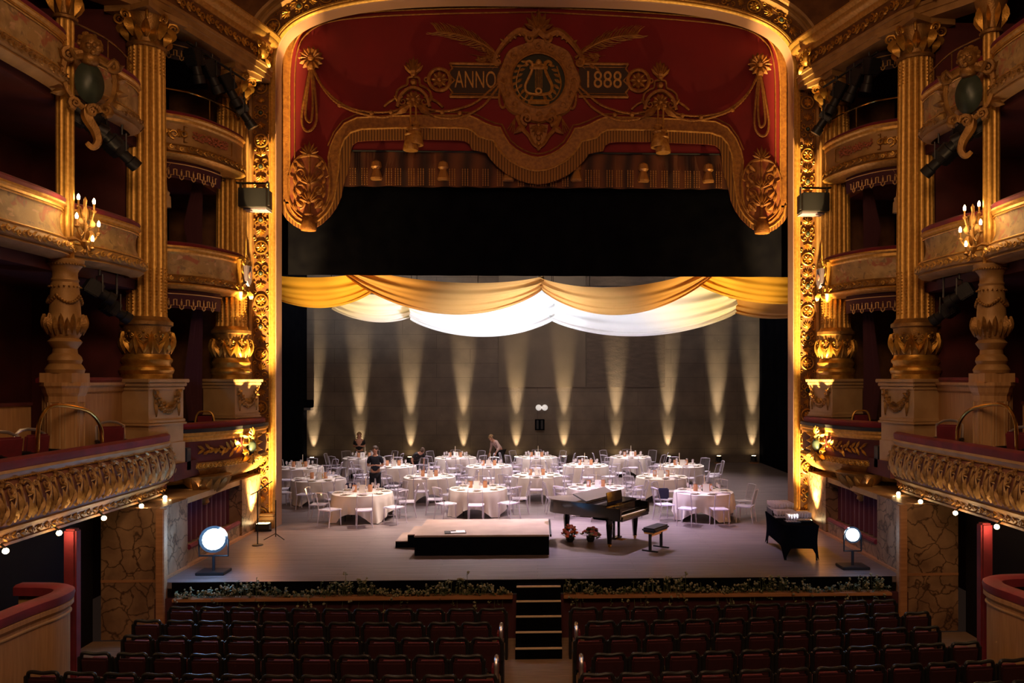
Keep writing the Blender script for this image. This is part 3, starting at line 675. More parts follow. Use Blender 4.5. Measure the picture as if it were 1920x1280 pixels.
# ------------------------------------------------------------------ rear of the stage
SIDE = 1
mb = MB(); a = xz(935, 726, 36.95); b = xz(1098, 520, 36.95); mb.rbox(a[0], b[0], 36.93, 37, a[1], 9, .01)
tag(mb.build('wall_panel', mk('plain_brown_panel', (.15, .108, .075), (.12, .088, .062), 1, .5, bump=.1, bsc=20)), 'smooth brown panel on the back wall, above the pair of round lamps', 'panel')
mb = MB(); a = xz(1100, 726, 36.95); b = xz(1247, 520, 36.95); mb.rbox(a[0], b[0], 36.94, 37, a[1], 9, .01)
tag(mb.build('wall_panel', mk('rough_brown_panel', (.12, .082, .06), (.08, .056, .043), 2, .6, bump=.5, bsc=12, stretch=(1, 1, 4))), 'rough dark board on the back wall, right of the smooth brown panel', 'panel')
for u, w in ((1010, 'left'), (1021.5, 'right')):
    x, z = xz(u, 764, 36.7); t = thing('wall_lamp', (x, 36.99, z), 'small round white globe lamp on the back wall, the %s of the pair' % w, 'wall lamp', 'pair of globe lamps')
    mb = MB(); mb.ball((x, 36.8, z), .14, 14, 10); mb.build('globe', M['globe'], t); mb = MB(); mb.box(x-.05, x+.05, 36.86, 37, z-.05, z+.05); mb.build('bracket', M['blackmetal'], t)
x, z = xz(1012, 796, 36.9); t = thing('control_panel', (x, 36.99, z), 'dark control panel on the back wall below the globe lamps', 'panel')
mb = MB(); mb.rbox(x-.22, x+.22, 36.88, 37, z-.25, z+.25, .01); mb.build('housing', M['black'], t); mb = MB(); mb.box(x-.15, x-.05, 36.86, 36.88, z-.2, z+.2); mb.box(x+.05, x+.15, 36.86, 36.88, z-.2, z+.2); mb.build('cover', M['blackmetal'], t)
x, z = xz(568, 762, 36.6); t = thing('wall_cabinet', (x, 36.99, z), 'small black box with a pale underside high on the back wall at the left', 'box')
mb = MB(); mb.rbox(x-.38, x+.38, 36.5, 37, z-.05, z+.3, .02); mb.build('housing', M['black'], t); mb = MB(); mb.box(x-.05, x+.36, 36.52, 36.95, z-.16, z-.05); mb.build('base_tray', M['silver'], t)
for i, X in enumerate((-10.24, -8.15, -5.83, -3.41, -0.98, 1.22, 3.63, 6.05, 8.37, 10.0)):
    od = ('first', 'second', 'third', 'fourth', 'fifth', 'sixth', 'seventh', 'eighth', 'ninth', 'tenth')[i]
    t = thing('uplight', (X, 36.7, 0), 'black cylindrical floor uplight against the back wall, %s from the left' % od, 'spotlight', 'uplights along the back wall')
    mb = MB(); mb.lathe([(.11, .1), (.13, .12), (.13, .33), (.12, .34)], (X, 36.7, 0), 14); mb.build('lamp_body', M['blackmetal'], t)
    mb = MB(); mb.rbox(X-.2, X+.2, 36.53, 36.88, 0, .03, .008); mb.build('base_plate', M['ledge'], t)
    mb = MB(); mb.tube([(X-.15, 36.7, .03), (X-.15, 36.7, .22), (X+.15, 36.7, .22), (X+.15, 36.7, .03)], .012, 5); mb.build('yoke', M['blackmetal'], t)
    mb = MB(); mb.lathe([(.09, .342), (.085, .343)], (X, 36.7, 0), 12); mb.build('lens', M['warmlens'], t)
for s, lab in ((1, 'black side drape hanging at the left of the back wall'), (-1, 'black side drape in folds at the right of the back wall')):
    SIDE = s; mb = MB(); X = 10.75 if s > 0 else 10.5
    mb.grid(lambda u, v: (-X+.12+.07*sin(u*60), 26+10.6*u, .02+11.9*v), 150, 2); tag(mb.build('stage_drape', M['black']), lab, 'stage cloth', 'black side drapes')
SIDE = 1
# ------------------------------------------------------------------ platform, step units, clipboard
pt = thing('stage_platform', (-1.23, 18.75, 0), 'low stage platform with pale boarded top and black skirt beside the piano', 'platform')
mb = MB(); mb.rbox(-2.72, .26, 17.72, 19.75, .41, .45, .008); mb.build('deck', M['plate_top'], pt)
mb = MB()
def skirt(x0, y0, x1, y1, n):
    mb.grid(lambda u, v: (x0+(x1-x0)*u+.008*sin(u*n)*(y1 != y0), y0+(y1-y0)*u+.008*sin(u*n)*(x1 != x0), .0+.41*v), 60, 2)
skirt(-2.71, 17.73, .25, 17.73, 40); skirt(.25, 17.73, .25, 19.74, 30); skirt(-2.71, 17.73, -2.71, 19.74, 30); skirt(-2.71, 19.74, .25, 19.74, 30)
mb.build('skirt', M['black'], pt)
mb = MB(); mb.box(.27, .31, 17.74, 19.7, .40, .452); mb.build('edge_rail', M['blackmetal'], pt)
for nm, x0, x1, h, lab in (('step_unit', -3.28, -3.0, .16, 'lower black step block at the outer left of the platform'), ('step_unit', -3.0, -2.74, .31, 'taller black step block against the left end of the platform')):
    t = thing(nm, ((x0+x1)/2, 19.1, 0), lab, 'step', 'step blocks beside the platform')
    mb = MB(); mb.box(x0, x1, 18.6, 19.6, 0, h-.02); mb.build('riser', M['black'], t, 0); mb = MB(); mb.rbox(x0, x1, 18.58, 19.62, h-.02, h, .005); mb.build('tread', M['plate_top'], t)
t = thing('clipboard', (-1.85, 18.05, .452), 'white sheet on a dark board lying on the platform', 'clipboard', rz=.15)
mb = MB(); mb.rbox(-.24, .24, -.16, .16, 0, .012, .004); mb.build('board', M['blackmetal'], t, local=True)
mb = MB(); mb.box(-.10, .22, -.14, .15, .013, .018); mb.build('sheet', M['paper'], t, 0, local=True); mb = MB(); mb.rbox(-.1, .02, .05, .1, .018, .03, .004); mb.build('clip', M['blackmetal'], t, local=True)
# ------------------------------------------------------------------ grand piano and bench
R55 = radians(55); P0 = (2.07, 18.95, 0)
pn = thing('grand_piano', P0, 'black grand piano with its front lid folded back and gilt-lit keyboard', 'piano', rz=R55)
def case(y_in=0): # outline: keyboard end at y=-0.15, tail at y=1.85; straight bass side x=-0.74
    pts = [(-.74, .08), (-.74, 1.35), (-.70, 1.6), (-.56, 1.78), (-.36, 1.84), (-.14, 1.78), (.02, 1.6), (.12, 1.35), (.22, 1.1), (.38, .92), (.58, .80), (.70, .66), (.74, .48), (.74, .08)]
    return [tuple(q) for q in bez(pts, 3)]
C0 = case(); fl = lambda a, b, d: (a, b, d)
mb = MB(); mb.prism(C0, fl, .68, .98); mb.rbox(-.74, -.64, -.28, .1, .66, .93, .015); mb.rbox(.64, .74, -.28, .1, .66, .93, .015); mb.build('case', M['lacquer'], pn, 30, local=True)
mb = MB(); mb.rbox(-.66, .66, -.30, .1, .62, .70, .01); mb.rbox(-.5, .5, .1, .6, .58, .68, .02); mb.build('keybed', M['lacquer'], pn, local=True)
mb = MB(); mb.box(-.62, .62, -.25, -.10, .70, .735)
for k in range(52): mb.box(-.62+k*.0238+.001, -.62+(k+1)*.0238-.001, -.255, -.10, .735, .742)
mb.build('keyboard', M['ivory'], pn, 0, local=True)
mb = MB()
for k in range(52):
    if k % 7 not in (2, 6): mb.box(-.62+(k+1)*.0238-.006, -.62+(k+1)*.0238+.006, -.19, -.10, .742, .756)
mb.build('black_keys', M['blackmetal'], pn, 0, local=True)
mb = MB(); mb.rbox(-.64, .64, -.10, -.07, .70, .97, .008); mb.rbox(-.64, .64, -.07, .08, .90, .93, .008); mb.build('fallboard', M['lacquer'], pn, local=True)
mb = MB(); mb.box(-.64, .64, -.31, -.27, .70, .722); mb.build('key_slip', M['lacquer'], pn, local=True)
L1 = [p for p in C0 if p[1] > .62]; i0 = [(-.76, .62)]+[(a*1.02-.0, b*1.01) for a, b in L1]+[(.71, .62)]
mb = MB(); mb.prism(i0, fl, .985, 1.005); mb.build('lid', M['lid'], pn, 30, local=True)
H = Matrix.Translation((0, .62, 1.01)) @ Matrix.Rotation(radians(-20), 4, 'X')
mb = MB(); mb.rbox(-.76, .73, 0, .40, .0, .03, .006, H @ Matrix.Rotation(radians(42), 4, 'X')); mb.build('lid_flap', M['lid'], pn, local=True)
mb = MB(); mb.box(-.66, .66, .1, .6, .90, .92); mb.build('soundboard', mk('gilt_soundboard', (.42, .25, .09), (.30, .16, .05), 6, .4, .4), pn, 0, local=True)
mb = MB()
for k in range(24): mb.tube([(-.6+k*.05, .12, .935), (-.6+k*.05, .6, .935)], .004, 4)
mb.tube([(-.66, .3, .94), (.66, .22, .94)], .015, 5); mb.build('strings', M['brass'], pn, local=True)
mb = MB(); mb.rbox(-.36, .36, .12, .14, 1.0, 1.24, .006, Matrix.Translation((0, 0, 0)) @ Matrix.Rotation(radians(-8), 4, 'X')); mb.rbox(-.4, .4, .02, .22, .965, .985, .005); mb.build('music_desk', M['lacquer'], pn, local=True)
for x, y in ((-.62, .06), (.62, .06), (-.22, 1.5)):
    mb = MB(); mb.lathe([(.085, .68), (.09, .62), (.075, .58), (.085, .52), (.05, .1), (.055, .085)], (x, y, 0), 8); lg = mb.build('leg', M['lacquer'], pn, local=True)
    mb = MB(); mb.lathe([(.05, .085), (.05, .06), (.02, .055)], (x, y, 0), 10); mb.tube([(x-.02, y, .03), (x+.02, y, .03)], .03, 10); mb.build('caster', M['brass'], lg, local=True)
mb = MB(); mb.rbox(-.14, -.10, .2, .26, .12, .62, .006); mb.rbox(.10, .14, .2, .26, .12, .62, .006); mb.rbox(-.17, .17, .16, .3, .08, .13, .01); mb.build('pedal_lyre', M['lacquer'], pn, local=True)
for k in (-1, 0, 1):
    mb = MB(); mb.rbox(k*.07-.018, k*.07+.018, .02, .2, .07, .085, .006); mb.build('pedal', M['brass'], pn, local=True)
bn = thing('piano_bench', (2.70, 18.22, 0), 'black padded adjustable piano bench with two T-shaped metal legs', 'bench', rz=R55)
mb = MB(); mb.rbox(-.38, .38, -.17, .17, .44, .54, .035); mb.build('cushion', mk('black_leather', (.012, .011, .013), None, rough=.42), bn, local=True)
mb = MB(); mb.rbox(-.34, .34, -.13, .13, .40, .445, .01); mb.box(-.3, .3, -.02, .02, .33, .36); mb.build('bench_frame', M['brass'], bn, local=True)
for x in (-.28, .28):
    mb = MB(); mb.rbox(x-.025, x+.025, -.03, .03, .03, .41, .006); mb.rbox(x-.02, x+.02, -.2, .2, 0, .03, .006); mb.build('leg', M['blackmetal'], bn, local=True)
def bouquet(name, loc, label, cat, n=26, r=.16, h=.26, cols=('flowerred', 'pinkflower'), potr=.1, group=None):
    t = thing(name, loc, label, cat, group); x, y, z = loc
    mb = MB(); mb.lathe([(potr*.7, 0), (potr, potr*.6), (potr*1.05, potr*1.4), (potr*.9, potr*1.4)], loc, 10); mb.build('pot', M['blackmetal'], t)
    lf = MB(); fls = [MB() for _ in cols]
    for i in range(n):
        a = random.uniform(0, 2*pi); q = r*math.sqrt(random.random()); hh = h*(1-.5*(q/r)**2)*random.uniform(.75, 1.15); p = (x+q*cos(a), y+q*sin(a), z+hh)
        lf.tube([(x+q*.2*cos(a), y+q*.2*sin(a), z+potr), p], .004, 3)
        fls[i % len(cols)].ball(p, r*random.uniform(.12, .26), 6, 4, (1, 1, .7))
        for k in range(3):
            b = random.uniform(0, 6.3); e = r*random.uniform(.3, .7); c = Vector(p)-Vector((0, 0, .04)); d = Vector((cos(b)*e, sin(b)*e, random.uniform(-.3, .5)*e)); w = Vector((-sin(b), cos(b), 0))*e*.25
            lf.add([c, c+d*.5+w, c+d, c+d*.5-w], [(0, 1, 2, 3)])
    lf.build('foliage', M['leaf'], t, 0)
    for c, m in zip(cols, fls): m.build('blossoms', M[c], t)
    return t
bouquet('flower_arrangement', (.78, 19.15, 0), 'pot of red and pink flowers on the floor left of the piano leg', 'flowers', 34, .2, .36)
bouquet('flower_arrangement', (1.27, 19.15, 0), 'pot of pink flowers on the floor right of the piano leg', 'flowers', 34, .22, .32, ('pinkflower', 'cream_flower'))
# ------------------------------------------------------------------ banquet tables, chairs, settings
ch = thing('acrylic_chair', (0, 0, 0), 'x', 'chair', 'clear acrylic banquet chairs')
def chair_parts(t):
    mb = MB(); mb.grid(lambda u, v: (-.21+.42*u, -.20+.41*v, .455-.012*sin(pi*u)*sin(pi*v)), 6, 6)
    mb.grid(lambda u, v: (-.21+.42*u, -.20+.41*v, .425), 2, 2)
    mb.tube([(-.21, -.2, .44), (.21, -.2, .44), (.21, .21, .44), (-.21, .21, .44)], .017, 6, True); mb.build('seat', M['acryledge'], t, local=True)
    mb = MB(); mb.grid(lambda u, v: (-.19+.38*u, -.21-.10*v-.02*sin(pi*u), .50+.40*v), 6, 4); mb.build('back_panel', M['acryl'], t, local=True)
    mb = MB(); mb.tube([(-.2, -.2, .44), (-.2, -.25, .68), (-.195, -.31, .90), (0, -.335, .915), (.195, -.31, .90), (.2, -.25, .68), (.2, -.2, .44)], .014, 6); mb.build('back_frame', M['acryledge'], t, local=True)
    for x, y, yy in ((-.19, .19, .2), (.19, .19, .2), (-.19, -.19, -.26), (.19, -.19, -.26)):
        mb = MB(); mb.tube([(x, y, .44), (x*1.02, (y+yy)/2, .2), (x*1.06, yy, .0)], [.02, .016, .012], 7); mb.build('leg', M['acryledge'], t, local=True)
chair_parts(ch)
TABLES = [('front-row left table', -4.87, 22.45), ('front-row table behind the platform', -1.72, 23.2), ('front-row table behind the piano', 1.71, 23.3), ('front-row right table', 4.65, 22.3),
 ('second-row leftmost table', -6.9, 25.5), ('second-row table second from left', -3.49, 26.0), ('second-row table third from left', -.02, 26.2), ('second-row rightmost table', 4.0, 25.7),
 ('third-row leftmost table', -8.5, 28.9), ('third-row table second from left', -5.23, 29.2), ('third-row middle table', -1.76, 29.1), ('third-row table fourth from left', 1.76, 29.2), ('third-row rightmost table', 5.23, 29.0),
 ('back-row leftmost table', -6.95, 32.3), ('back-row table second from left', -3.3, 32.3), ('back-row table third from left', -.03, 32.3), ('back-row rightmost table', 3.75, 32.3)]
POS = ['right', 'far right', 'far', 'far left', 'left', 'near left', 'near', 'near right']
# prototypes
pl = thing('dinner_plate', (0, 0, 0), 'x', 'plate'); mb = MB(); mb.lathe([(.075, 0), (.08, .006), (.135, .018), (.137, .021), (.08, .010), (.0, .010)], n=18); mb.build('dish', M['china'], pl, local=True)
mb = MB(); mb.rbox(-.05, .05, -.09, .09, .011, .035, .01); mb.build('folded_napkin', M['white'], pl, local=True)
wg = thing('wine_glass', (0, 0, 0), 'x', 'glass'); mb = MB(); mb.lathe([(.034, 0), (.03, .004), (.005, .01), (.004, .09), (.02, .105), (.038, .14), (.036, .18), (.030, .21)], n=10, close=False); mb.build('bowl_and_stem', M['flute'], wg, local=True)
mc = thing('menu_card', (0, 0, 0), 'x', 'card'); mb = MB(); mb.add([(-.09, -.05, 0), (.09, -.05, 0), (.09, 0, .22), (-.09, 0, .22), (-.09, .05, 0), (.09, .05, 0)], [(0, 1, 2, 3), (3, 2, 5, 4)]); mb.build('folded_sheet', M['paper'], mc, 0, local=True)
ln = thing('paper_lantern', (0, 0, 0), 'x', 'candle holder'); mb = MB(); mb.grid(lambda u, v: (.06*cos(2*pi*u)*(1+.02*cos(8*pi*u)), .06*sin(2*pi*u)*(1+.02*cos(8*pi*u)), .19*v), 16, 2, True); mb.build('paper_bag', M['tan'], ln, local=True)
mb = MB(); mb.lathe([(.02, .003), (.02, .03), (.003, .032), (.003, .045)], n=8); mb.build('tea_light', M['wax'], ln, local=True)
cs = thing('candle', (0, 0, 0), 'x', 'candle'); mb = MB(); mb.lathe([(.05, 0), (.045, .01), (.012, .03), (.015, .07), (.01, .1), (.018, .13), (.018, .14)], n=10); mb.build('candlestick', M['brass'], cs, local=True)
mb = MB(); mb.lathe([(.011, .14), (.010, .42), (.003, .425), (.002, .44)], n=8); mb.build('candle_stick', M['wax'], cs, local=True)
protos = dict(ch=ch, pl=pl, wg=wg, mc=mc, ln=ln, cs=cs); used = set()
def put(k, loc, rz, label, group=None):
    o = protos[k]
    if k in used: o = copy_tree(o)
    used.add(k); o.location = loc; o.rotation_euler = (0, 0, rz); tag(o, label, None, group); return o
for ti, (tn, X, Y) in enumerate(TABLES):
    g = 'the '+tn
    t = thing('round_table', (X, Y, 0), 'round banquet table under the cloth, the '+tn, 'table', 'round banquet tables')
    mb = MB(); mb.lathe([(.78, .70), (.80, .71), (.80, .735), (.78, .74)], (X, Y, 0), 32); mb.build('tabletop', M['panelwood'], t)
    for q in range(4):
        a = q*pi/2+pi/4; mb = MB(); mb.tube([(X+.5*cos(a), Y+.5*sin(a), .70), (X+.55*cos(a), Y+.55*sin(a), 0)], .015, 6); mb.build('leg', M['blackmetal'], t)
    rot = random.uniform(-.35, .35); ph = random.uniform(0, 6)
    def cl(u, v):
        a = 2*pi*u; q = a+rot
        if v <= .3: return (X+.815*v/.3*cos(a), Y+.815*v/.3*sin(a), .752)
        w = (v-.3)/.7; L = 1.30/max(abs(cos(q)), abs(sin(q))); dr = min(.735, L-.82); cor = max(0, (L-1.3)/.54)
        f = w*(.05*sin(17*a+ph)+.03*sin(9*a+2*ph)+.02*sin(31*a))
        r = .82+.02*min(1, w*6)+.10*w*cor+f*(.4+.6*w); return (X+r*cos(a), Y+r*sin(a), .752-.02*min(1, w*8)-(dr-.02)*w)
    mb = MB(); mb.grid(cl, 96, 16, True); tag(mb.build('tablecloth', M['white'], smooth=60), 'white cloth draped over the '+tn, 'tablecloth', 'white round tablecloths')
    a0 = pi/8*(ti % 2)+random.uniform(-.08, .08)
    for k in range(8):
        a = k*pi/4+random.uniform(-.1, .1)+(.2 if ti in (0, 3) else 0); rr = random.uniform(1.17, 1.25)
        put('ch', (X+rr*cos(a), Y+rr*sin(a), 0), a+pi/2+random.uniform(-.15, .15), 'clear acrylic chair at the %s side of the %s' % (POS[k], tn), 'clear acrylic chairs')
        put('pl', (X+.64*cos(a), Y+.64*sin(a), .755), a, 'white plate at the %s place of the %s' % (POS[k], tn), 'dinner plates')
        put('wg', (X+.44*cos(a+.18), Y+.44*sin(a+.18), .755), a, 'clear wine glass at the %s place of the %s' % (POS[k], tn), 'wine glasses')
    put('mc', (X+random.uniform(-.05, .05), Y-.16, .755), random.uniform(-.2, .2), 'white folded menu card standing on the '+tn, 'menu cards')
    put('ln', (X-.22, Y+.02, .755), 0, 'tan paper candle holder, the left of two on the '+tn, 'paper candle holders')
    put('ln', (X+.2, Y+.05, .755), 0, 'tan paper candle holder, the right of two on the '+tn, 'paper candle holders')
    put('cs', (X+random.uniform(-.05, .08), Y+.14, .755), 0, 'slender ivory candle in a brass stick on the '+tn, 'candles')
    bouquet('table_flowers', (X+(-.02 if ti % 2 else .02), Y-.01, .755), 'small red and orange flower bunch on the '+tn, 'flowers', 10, .075, .2, ('flowerred',), .04, 'table flowers')
# dark cushions lying on two chairs
for x, y, lab in ((4.65-1.06, 22.75, 'dark blue cushion on the acrylic chair left of the front-row right table'), (-5.6, 24.2, 'dark blue cushion on the acrylic chair between the two leftmost tables')):
    mb = MB(); mb.rbox(x-.16, x+.16, y-.04, y+.04, .47, .78, .03); tag(mb.build('seat_cushion', mk('navy_cushion', (.03, .035, .10), None, rough=.8)), lab, 'cushion')
# ------------------------------------------------------------------ drinks table with trays of glasses
dt = thing('drinks_table', (5.72, 17.9, 0), 'folding table in a stretched black cover holding trays of glasses', 'table', rz=-.06)
mb = MB(); mb.rbox(-.36, .36, -.92, .92, .70, .745, .01); mb.build('tabletop', M['blackmetal'], dt, local=True)
def cover(u, v):
    per = [(-.37, -.93), (.37, -.93), (.37, .93), (-.37, .93)]; q = u*4; k = int(q) % 4; f = q-int(q); a = per[k]; b = per[(k+1) % 4]
    x = a[0]+(b[0]-a[0])*f; y = a[1]+(b[1]-a[1])*f; h = 4*f*(1-f); pinch = .10*sin(pi*v)**1.0; bot = .0+.26*min(1, h*1.6)**1.2
    x *= 1-pinch*(.9 if k in (0, 2) else .9)*(1-v*.3); y *= 1-pinch*.35
    return (x, y, .75+(bot-.75)*v)
mb = MB(); mb.grid(cover, 64, 10, True); mb.prism([(-.37, -.93), (.37, -.93), (.37, .93), (-.37, .93)], lambda a, b, d: (a, b, d), .746, .752); mb.build('stretch_cover', M['black'], dt, 40, local=True)
for x in (-.33, .33):
    for y in (-.88, .88): mb = MB(); mb.tube([(x*.9, y*.95, .7), (x, y, 0)], .018, 6); mb.build('leg', M['blackmetal'], dt, local=True)
fg = thing('champagne_flute', (0, 0, 0), 'x', 'glass'); mb = MB(); mb.lathe([(.028, 0), (.004, .006), (.004, .06), (.024, .09), (.026, .17)], n=7, close=False); mb.build('bowl_and_stem', M['flute'], fg, local=True); protos['fg'] = fg
for k, (cx, cy, w, d, lab) in enumerate(((5.66, 18.45, .52, .56, 'farthest'), (5.58, 17.95, .44, .34, 'middle'), (5.88, 17.62, .40, .34, 'near right'), (5.6, 17.42, .30, .30, 'near left'))):
    z = .755+(.10 if k == 0 else 0)
    t = thing('serving_tray', (cx, cy, z), 'dark tray of champagne glasses, the %s one on the black drinks table' % lab, 'tray', 'trays of glasses', -.06)
    mb = MB(); mb.rbox(-w/2, w/2, -d/2, d/2, 0 if k else -.10, .012, .004); mb.build('tray_base', M['blackmetal'], t, local=True)
    mb = MB(); mb.tube([(-w/2, -d/2, .018), (w/2, -d/2, .018), (w/2, d/2, .018), (-w/2, d/2, .018)], .008, 5, True); mb.build('tray_rim', M['blackmetal'], t, local=True)
    nx = int(w/.062); ny = int(d/.062)
    for i in range(nx):
        for j in range(ny):
            put('fg', (cx-w/2+.035+i*.062, cy-d/2+.035+j*.062, z+.012), 0, 'champagne glass standing on the %s tray of the black drinks table' % lab, 'champagne glasses on the %s tray' % lab)
# stands at the left of the stage
t = thing('microphone_stand', xz(483, 1, 19.0)[:1]+(19.0, 0), 'thin black stand with a slanted boom near the left pillar', 'stand'); x = t.location.x
mb = MB(); mb.tube([(x, 19, .02), (x, 19, 1.25)], .014, 6); mb.build('pole', M['blackmetal'], t)
mb = MB(); mb.tube([(x-.16, 19, 1.18), (x, 19, 1.26), (x+.34, 19, 1.5)], .013, 6); mb.build('boom', M['blackmetal'], t)
mb = MB(); mb.lathe([(.13, 0), (.12, .02), (.02, .03)], (x, 19, 0), 16); mb.build('base', M['blackmetal'], t)
x = xz(517, 1, 19.7)[0]; t = thing('music_stand', (x, 19.7, 0), 'thin black tripod stand in front of the left pillar foot', 'stand')
mb = MB(); mb.tube([(x, 19.7, .06), (x, 19.7, .95)], .014, 6); mb.build('pole', M['blackmetal'], t)
for k in range(3):
    a = 2*pi*k/3-.5; mb = MB(); mb.tube([(x, 19.7, .14), (x+.28*cos(a), 19.7+.28*sin(a), .012)], .011, 5); mb.build('leg', M['blackmetal'], t)
# pillar uplights and the two bright side spots
for s, w in ((1, 'left'), (-1, 'right')):
    SIDE = s
    t = thing('floor_uplight', (-7.0, 20.8, 0), 'warm floor uplight at the foot of the %s gilded pillar' % w, 'spotlight', 'pillar uplights')
    mb = MB(); mb.rbox(-7.2, -6.85, 20.66, 20.86, .05, .2, .01); mb.build('lamp_body', M['blackmetal'], t); mb = MB(); mb.box(-7.17, -6.88, 20.68, 20.84, .2, .205); mb.build('lens', M['warmlens'], t, 0)
    mb = MB(); mb.box(-7.24, -6.82, 20.72, 20.80, 0, .05); mb.build('bracket', M['blackmetal'], t, 0)
    lx, ly, lz = -6.5, 16.3, .68
    t = thing('stage_spotlight', (lx, ly, 0), 'dazzling blue-white spotlight on a low stand at the %s corner of the stage' % w, 'spotlight', 'corner spotlights')
    dv = (Vector((0, 0, EYE))-Vector((lx, ly, lz))).normalized(); Q = dv.to_track_quat('Z', 'Y').to_matrix().to_4x4(); T = Matrix.Translation((lx, ly, lz)) @ Q
    R = .24 if s > 0 else .15
    mb = MB(); mb.lathe([(R*.6, -.45), (R*.95, -.36), (R*1.05, -.05), (R*1.12, .02), (R*1.02, .02)], n=18, M=T); mb.build('lamp_housing', M['blackmetal'], t)
    mb = MB(); mb.lathe([(R, .0), (R*.7, .05), (R*.2, .07), (0.001, .072)], n=18, M=T, close=False); mb.build('lens', M['lens'], t)
    mb = MB(); mb.tube([(lx-R*1.2, ly, lz), (lx-R*1.2, ly, .35), (lx+R*1.2, ly, .35), (lx+R*1.2, ly, lz)], .02, 6); mb.build('yoke', M['blackmetal'], t)
    mb = MB(); mb.tube([(lx, ly, .05), (lx, ly, .36)], .03, 8); mb.rbox(lx-.28, lx+.28, ly-.22, ly+.22, 0, .06, .01); mb.build('stand_base', M['blackmetal'], t)
SIDE = 1
# ------------------------------------------------------------------ stage front: apron, ledge, flowers, steps
mb = MB(); mb.box(-7.3, 7.3, 15.52, 15.6, -1.12, -.30); struct(mb.build('wall_pit', mk('dark_maroon_front', (.06, .010, .016), None, rough=.75), smooth=0))
mb = MB(); mb.box(-7.0, 7.0, 15.57, 15.6, -.26, -.005); struct(mb.build('trim_stage_edge', M['black'], smooth=0))
for x0, x1, lab in ((-6.9, -.48, 'left'), (.5, 6.9, 'right')):
    mb = MB(); mb.rbox(x0, x1, 15.34, 15.58, -.32, -.26, .008); tag(mb.build('planter_ledge', M['ledge']), 'orange wooden ledge along the stage front, %s of the steps' % lab, 'ledge')
    lf = MB(); bl = MB(); x = x0+.1; t = thing('flower_garland', ((x0+x1)/2, 15.45, -.26), 'garland of cream blossoms and dark leaves along the stage edge %s of the steps' % lab, 'flower garland')
    while x < x1-.05:
        for _ in range(7):
            px, py = x+random.uniform(-.1, .1), 15.45+random.uniform(-.08, .08); hh = random.uniform(.03, .22)*(1+.5*sin(x*3.1))*(1 if random.random() < .95 else 1.7); pz = -.26+hh
            if random.random() < .10: pz = -.26-random.uniform(0, .25); py = 15.32
            lf.tube([(px, 15.45, -.25), (px, py, pz)], .004, 3)
            for _ in range(4):
                b = random.uniform(0, 6.3); e = random.uniform(.03, .07); c = Vector((px, py, pz-random.uniform(0, .06))); d = Vector((cos(b)*e, sin(b)*e, random.uniform(-.4, .6)*e)); w = Vector((-sin(b), cos(b), .3))*e*.3
                lf.add([c, c+d*.5+w, c+d, c+d*.5-w], [(0, 1, 2, 3)])
            if random.random() < .55:
                for _ in range(2): bl.ball((px+random.uniform(-.03, .03), py-.02, pz+random.uniform(-.03, .03)), random.uniform(.012, .026), 5, 3)
        x += .09
    lf.build('foliage', M['leaf'], t, 0); bl.build('blossoms', M['cream_flower'], t)
st = thing('stage_steps', (.02, 14.9, -1.12), 'black wooden steps with pale nosings leading up to the stage', 'steps')
for k in range(5):
    z = -.06-k*.215; y1 = 15.56-k*.24
    mb = MB(); mb.box(-.40, .44, y1-.26, 15.6 if k == 0 else y1+.02, max(-1.12, z-.215), z-.02); mb.build('riser', M['black'], st, 0)
    mb = MB(); mb.box(-.40, .44, y1-.27, y1+.0, z-.02, z); tr = mb.build('tread', M['black'], st, 0)
    mb = MB(); mb.box(-.40, .44, y1-.275, y1-.23, z-.02, z+.004); mb.build('nosing', M['tread'], tr, 0)
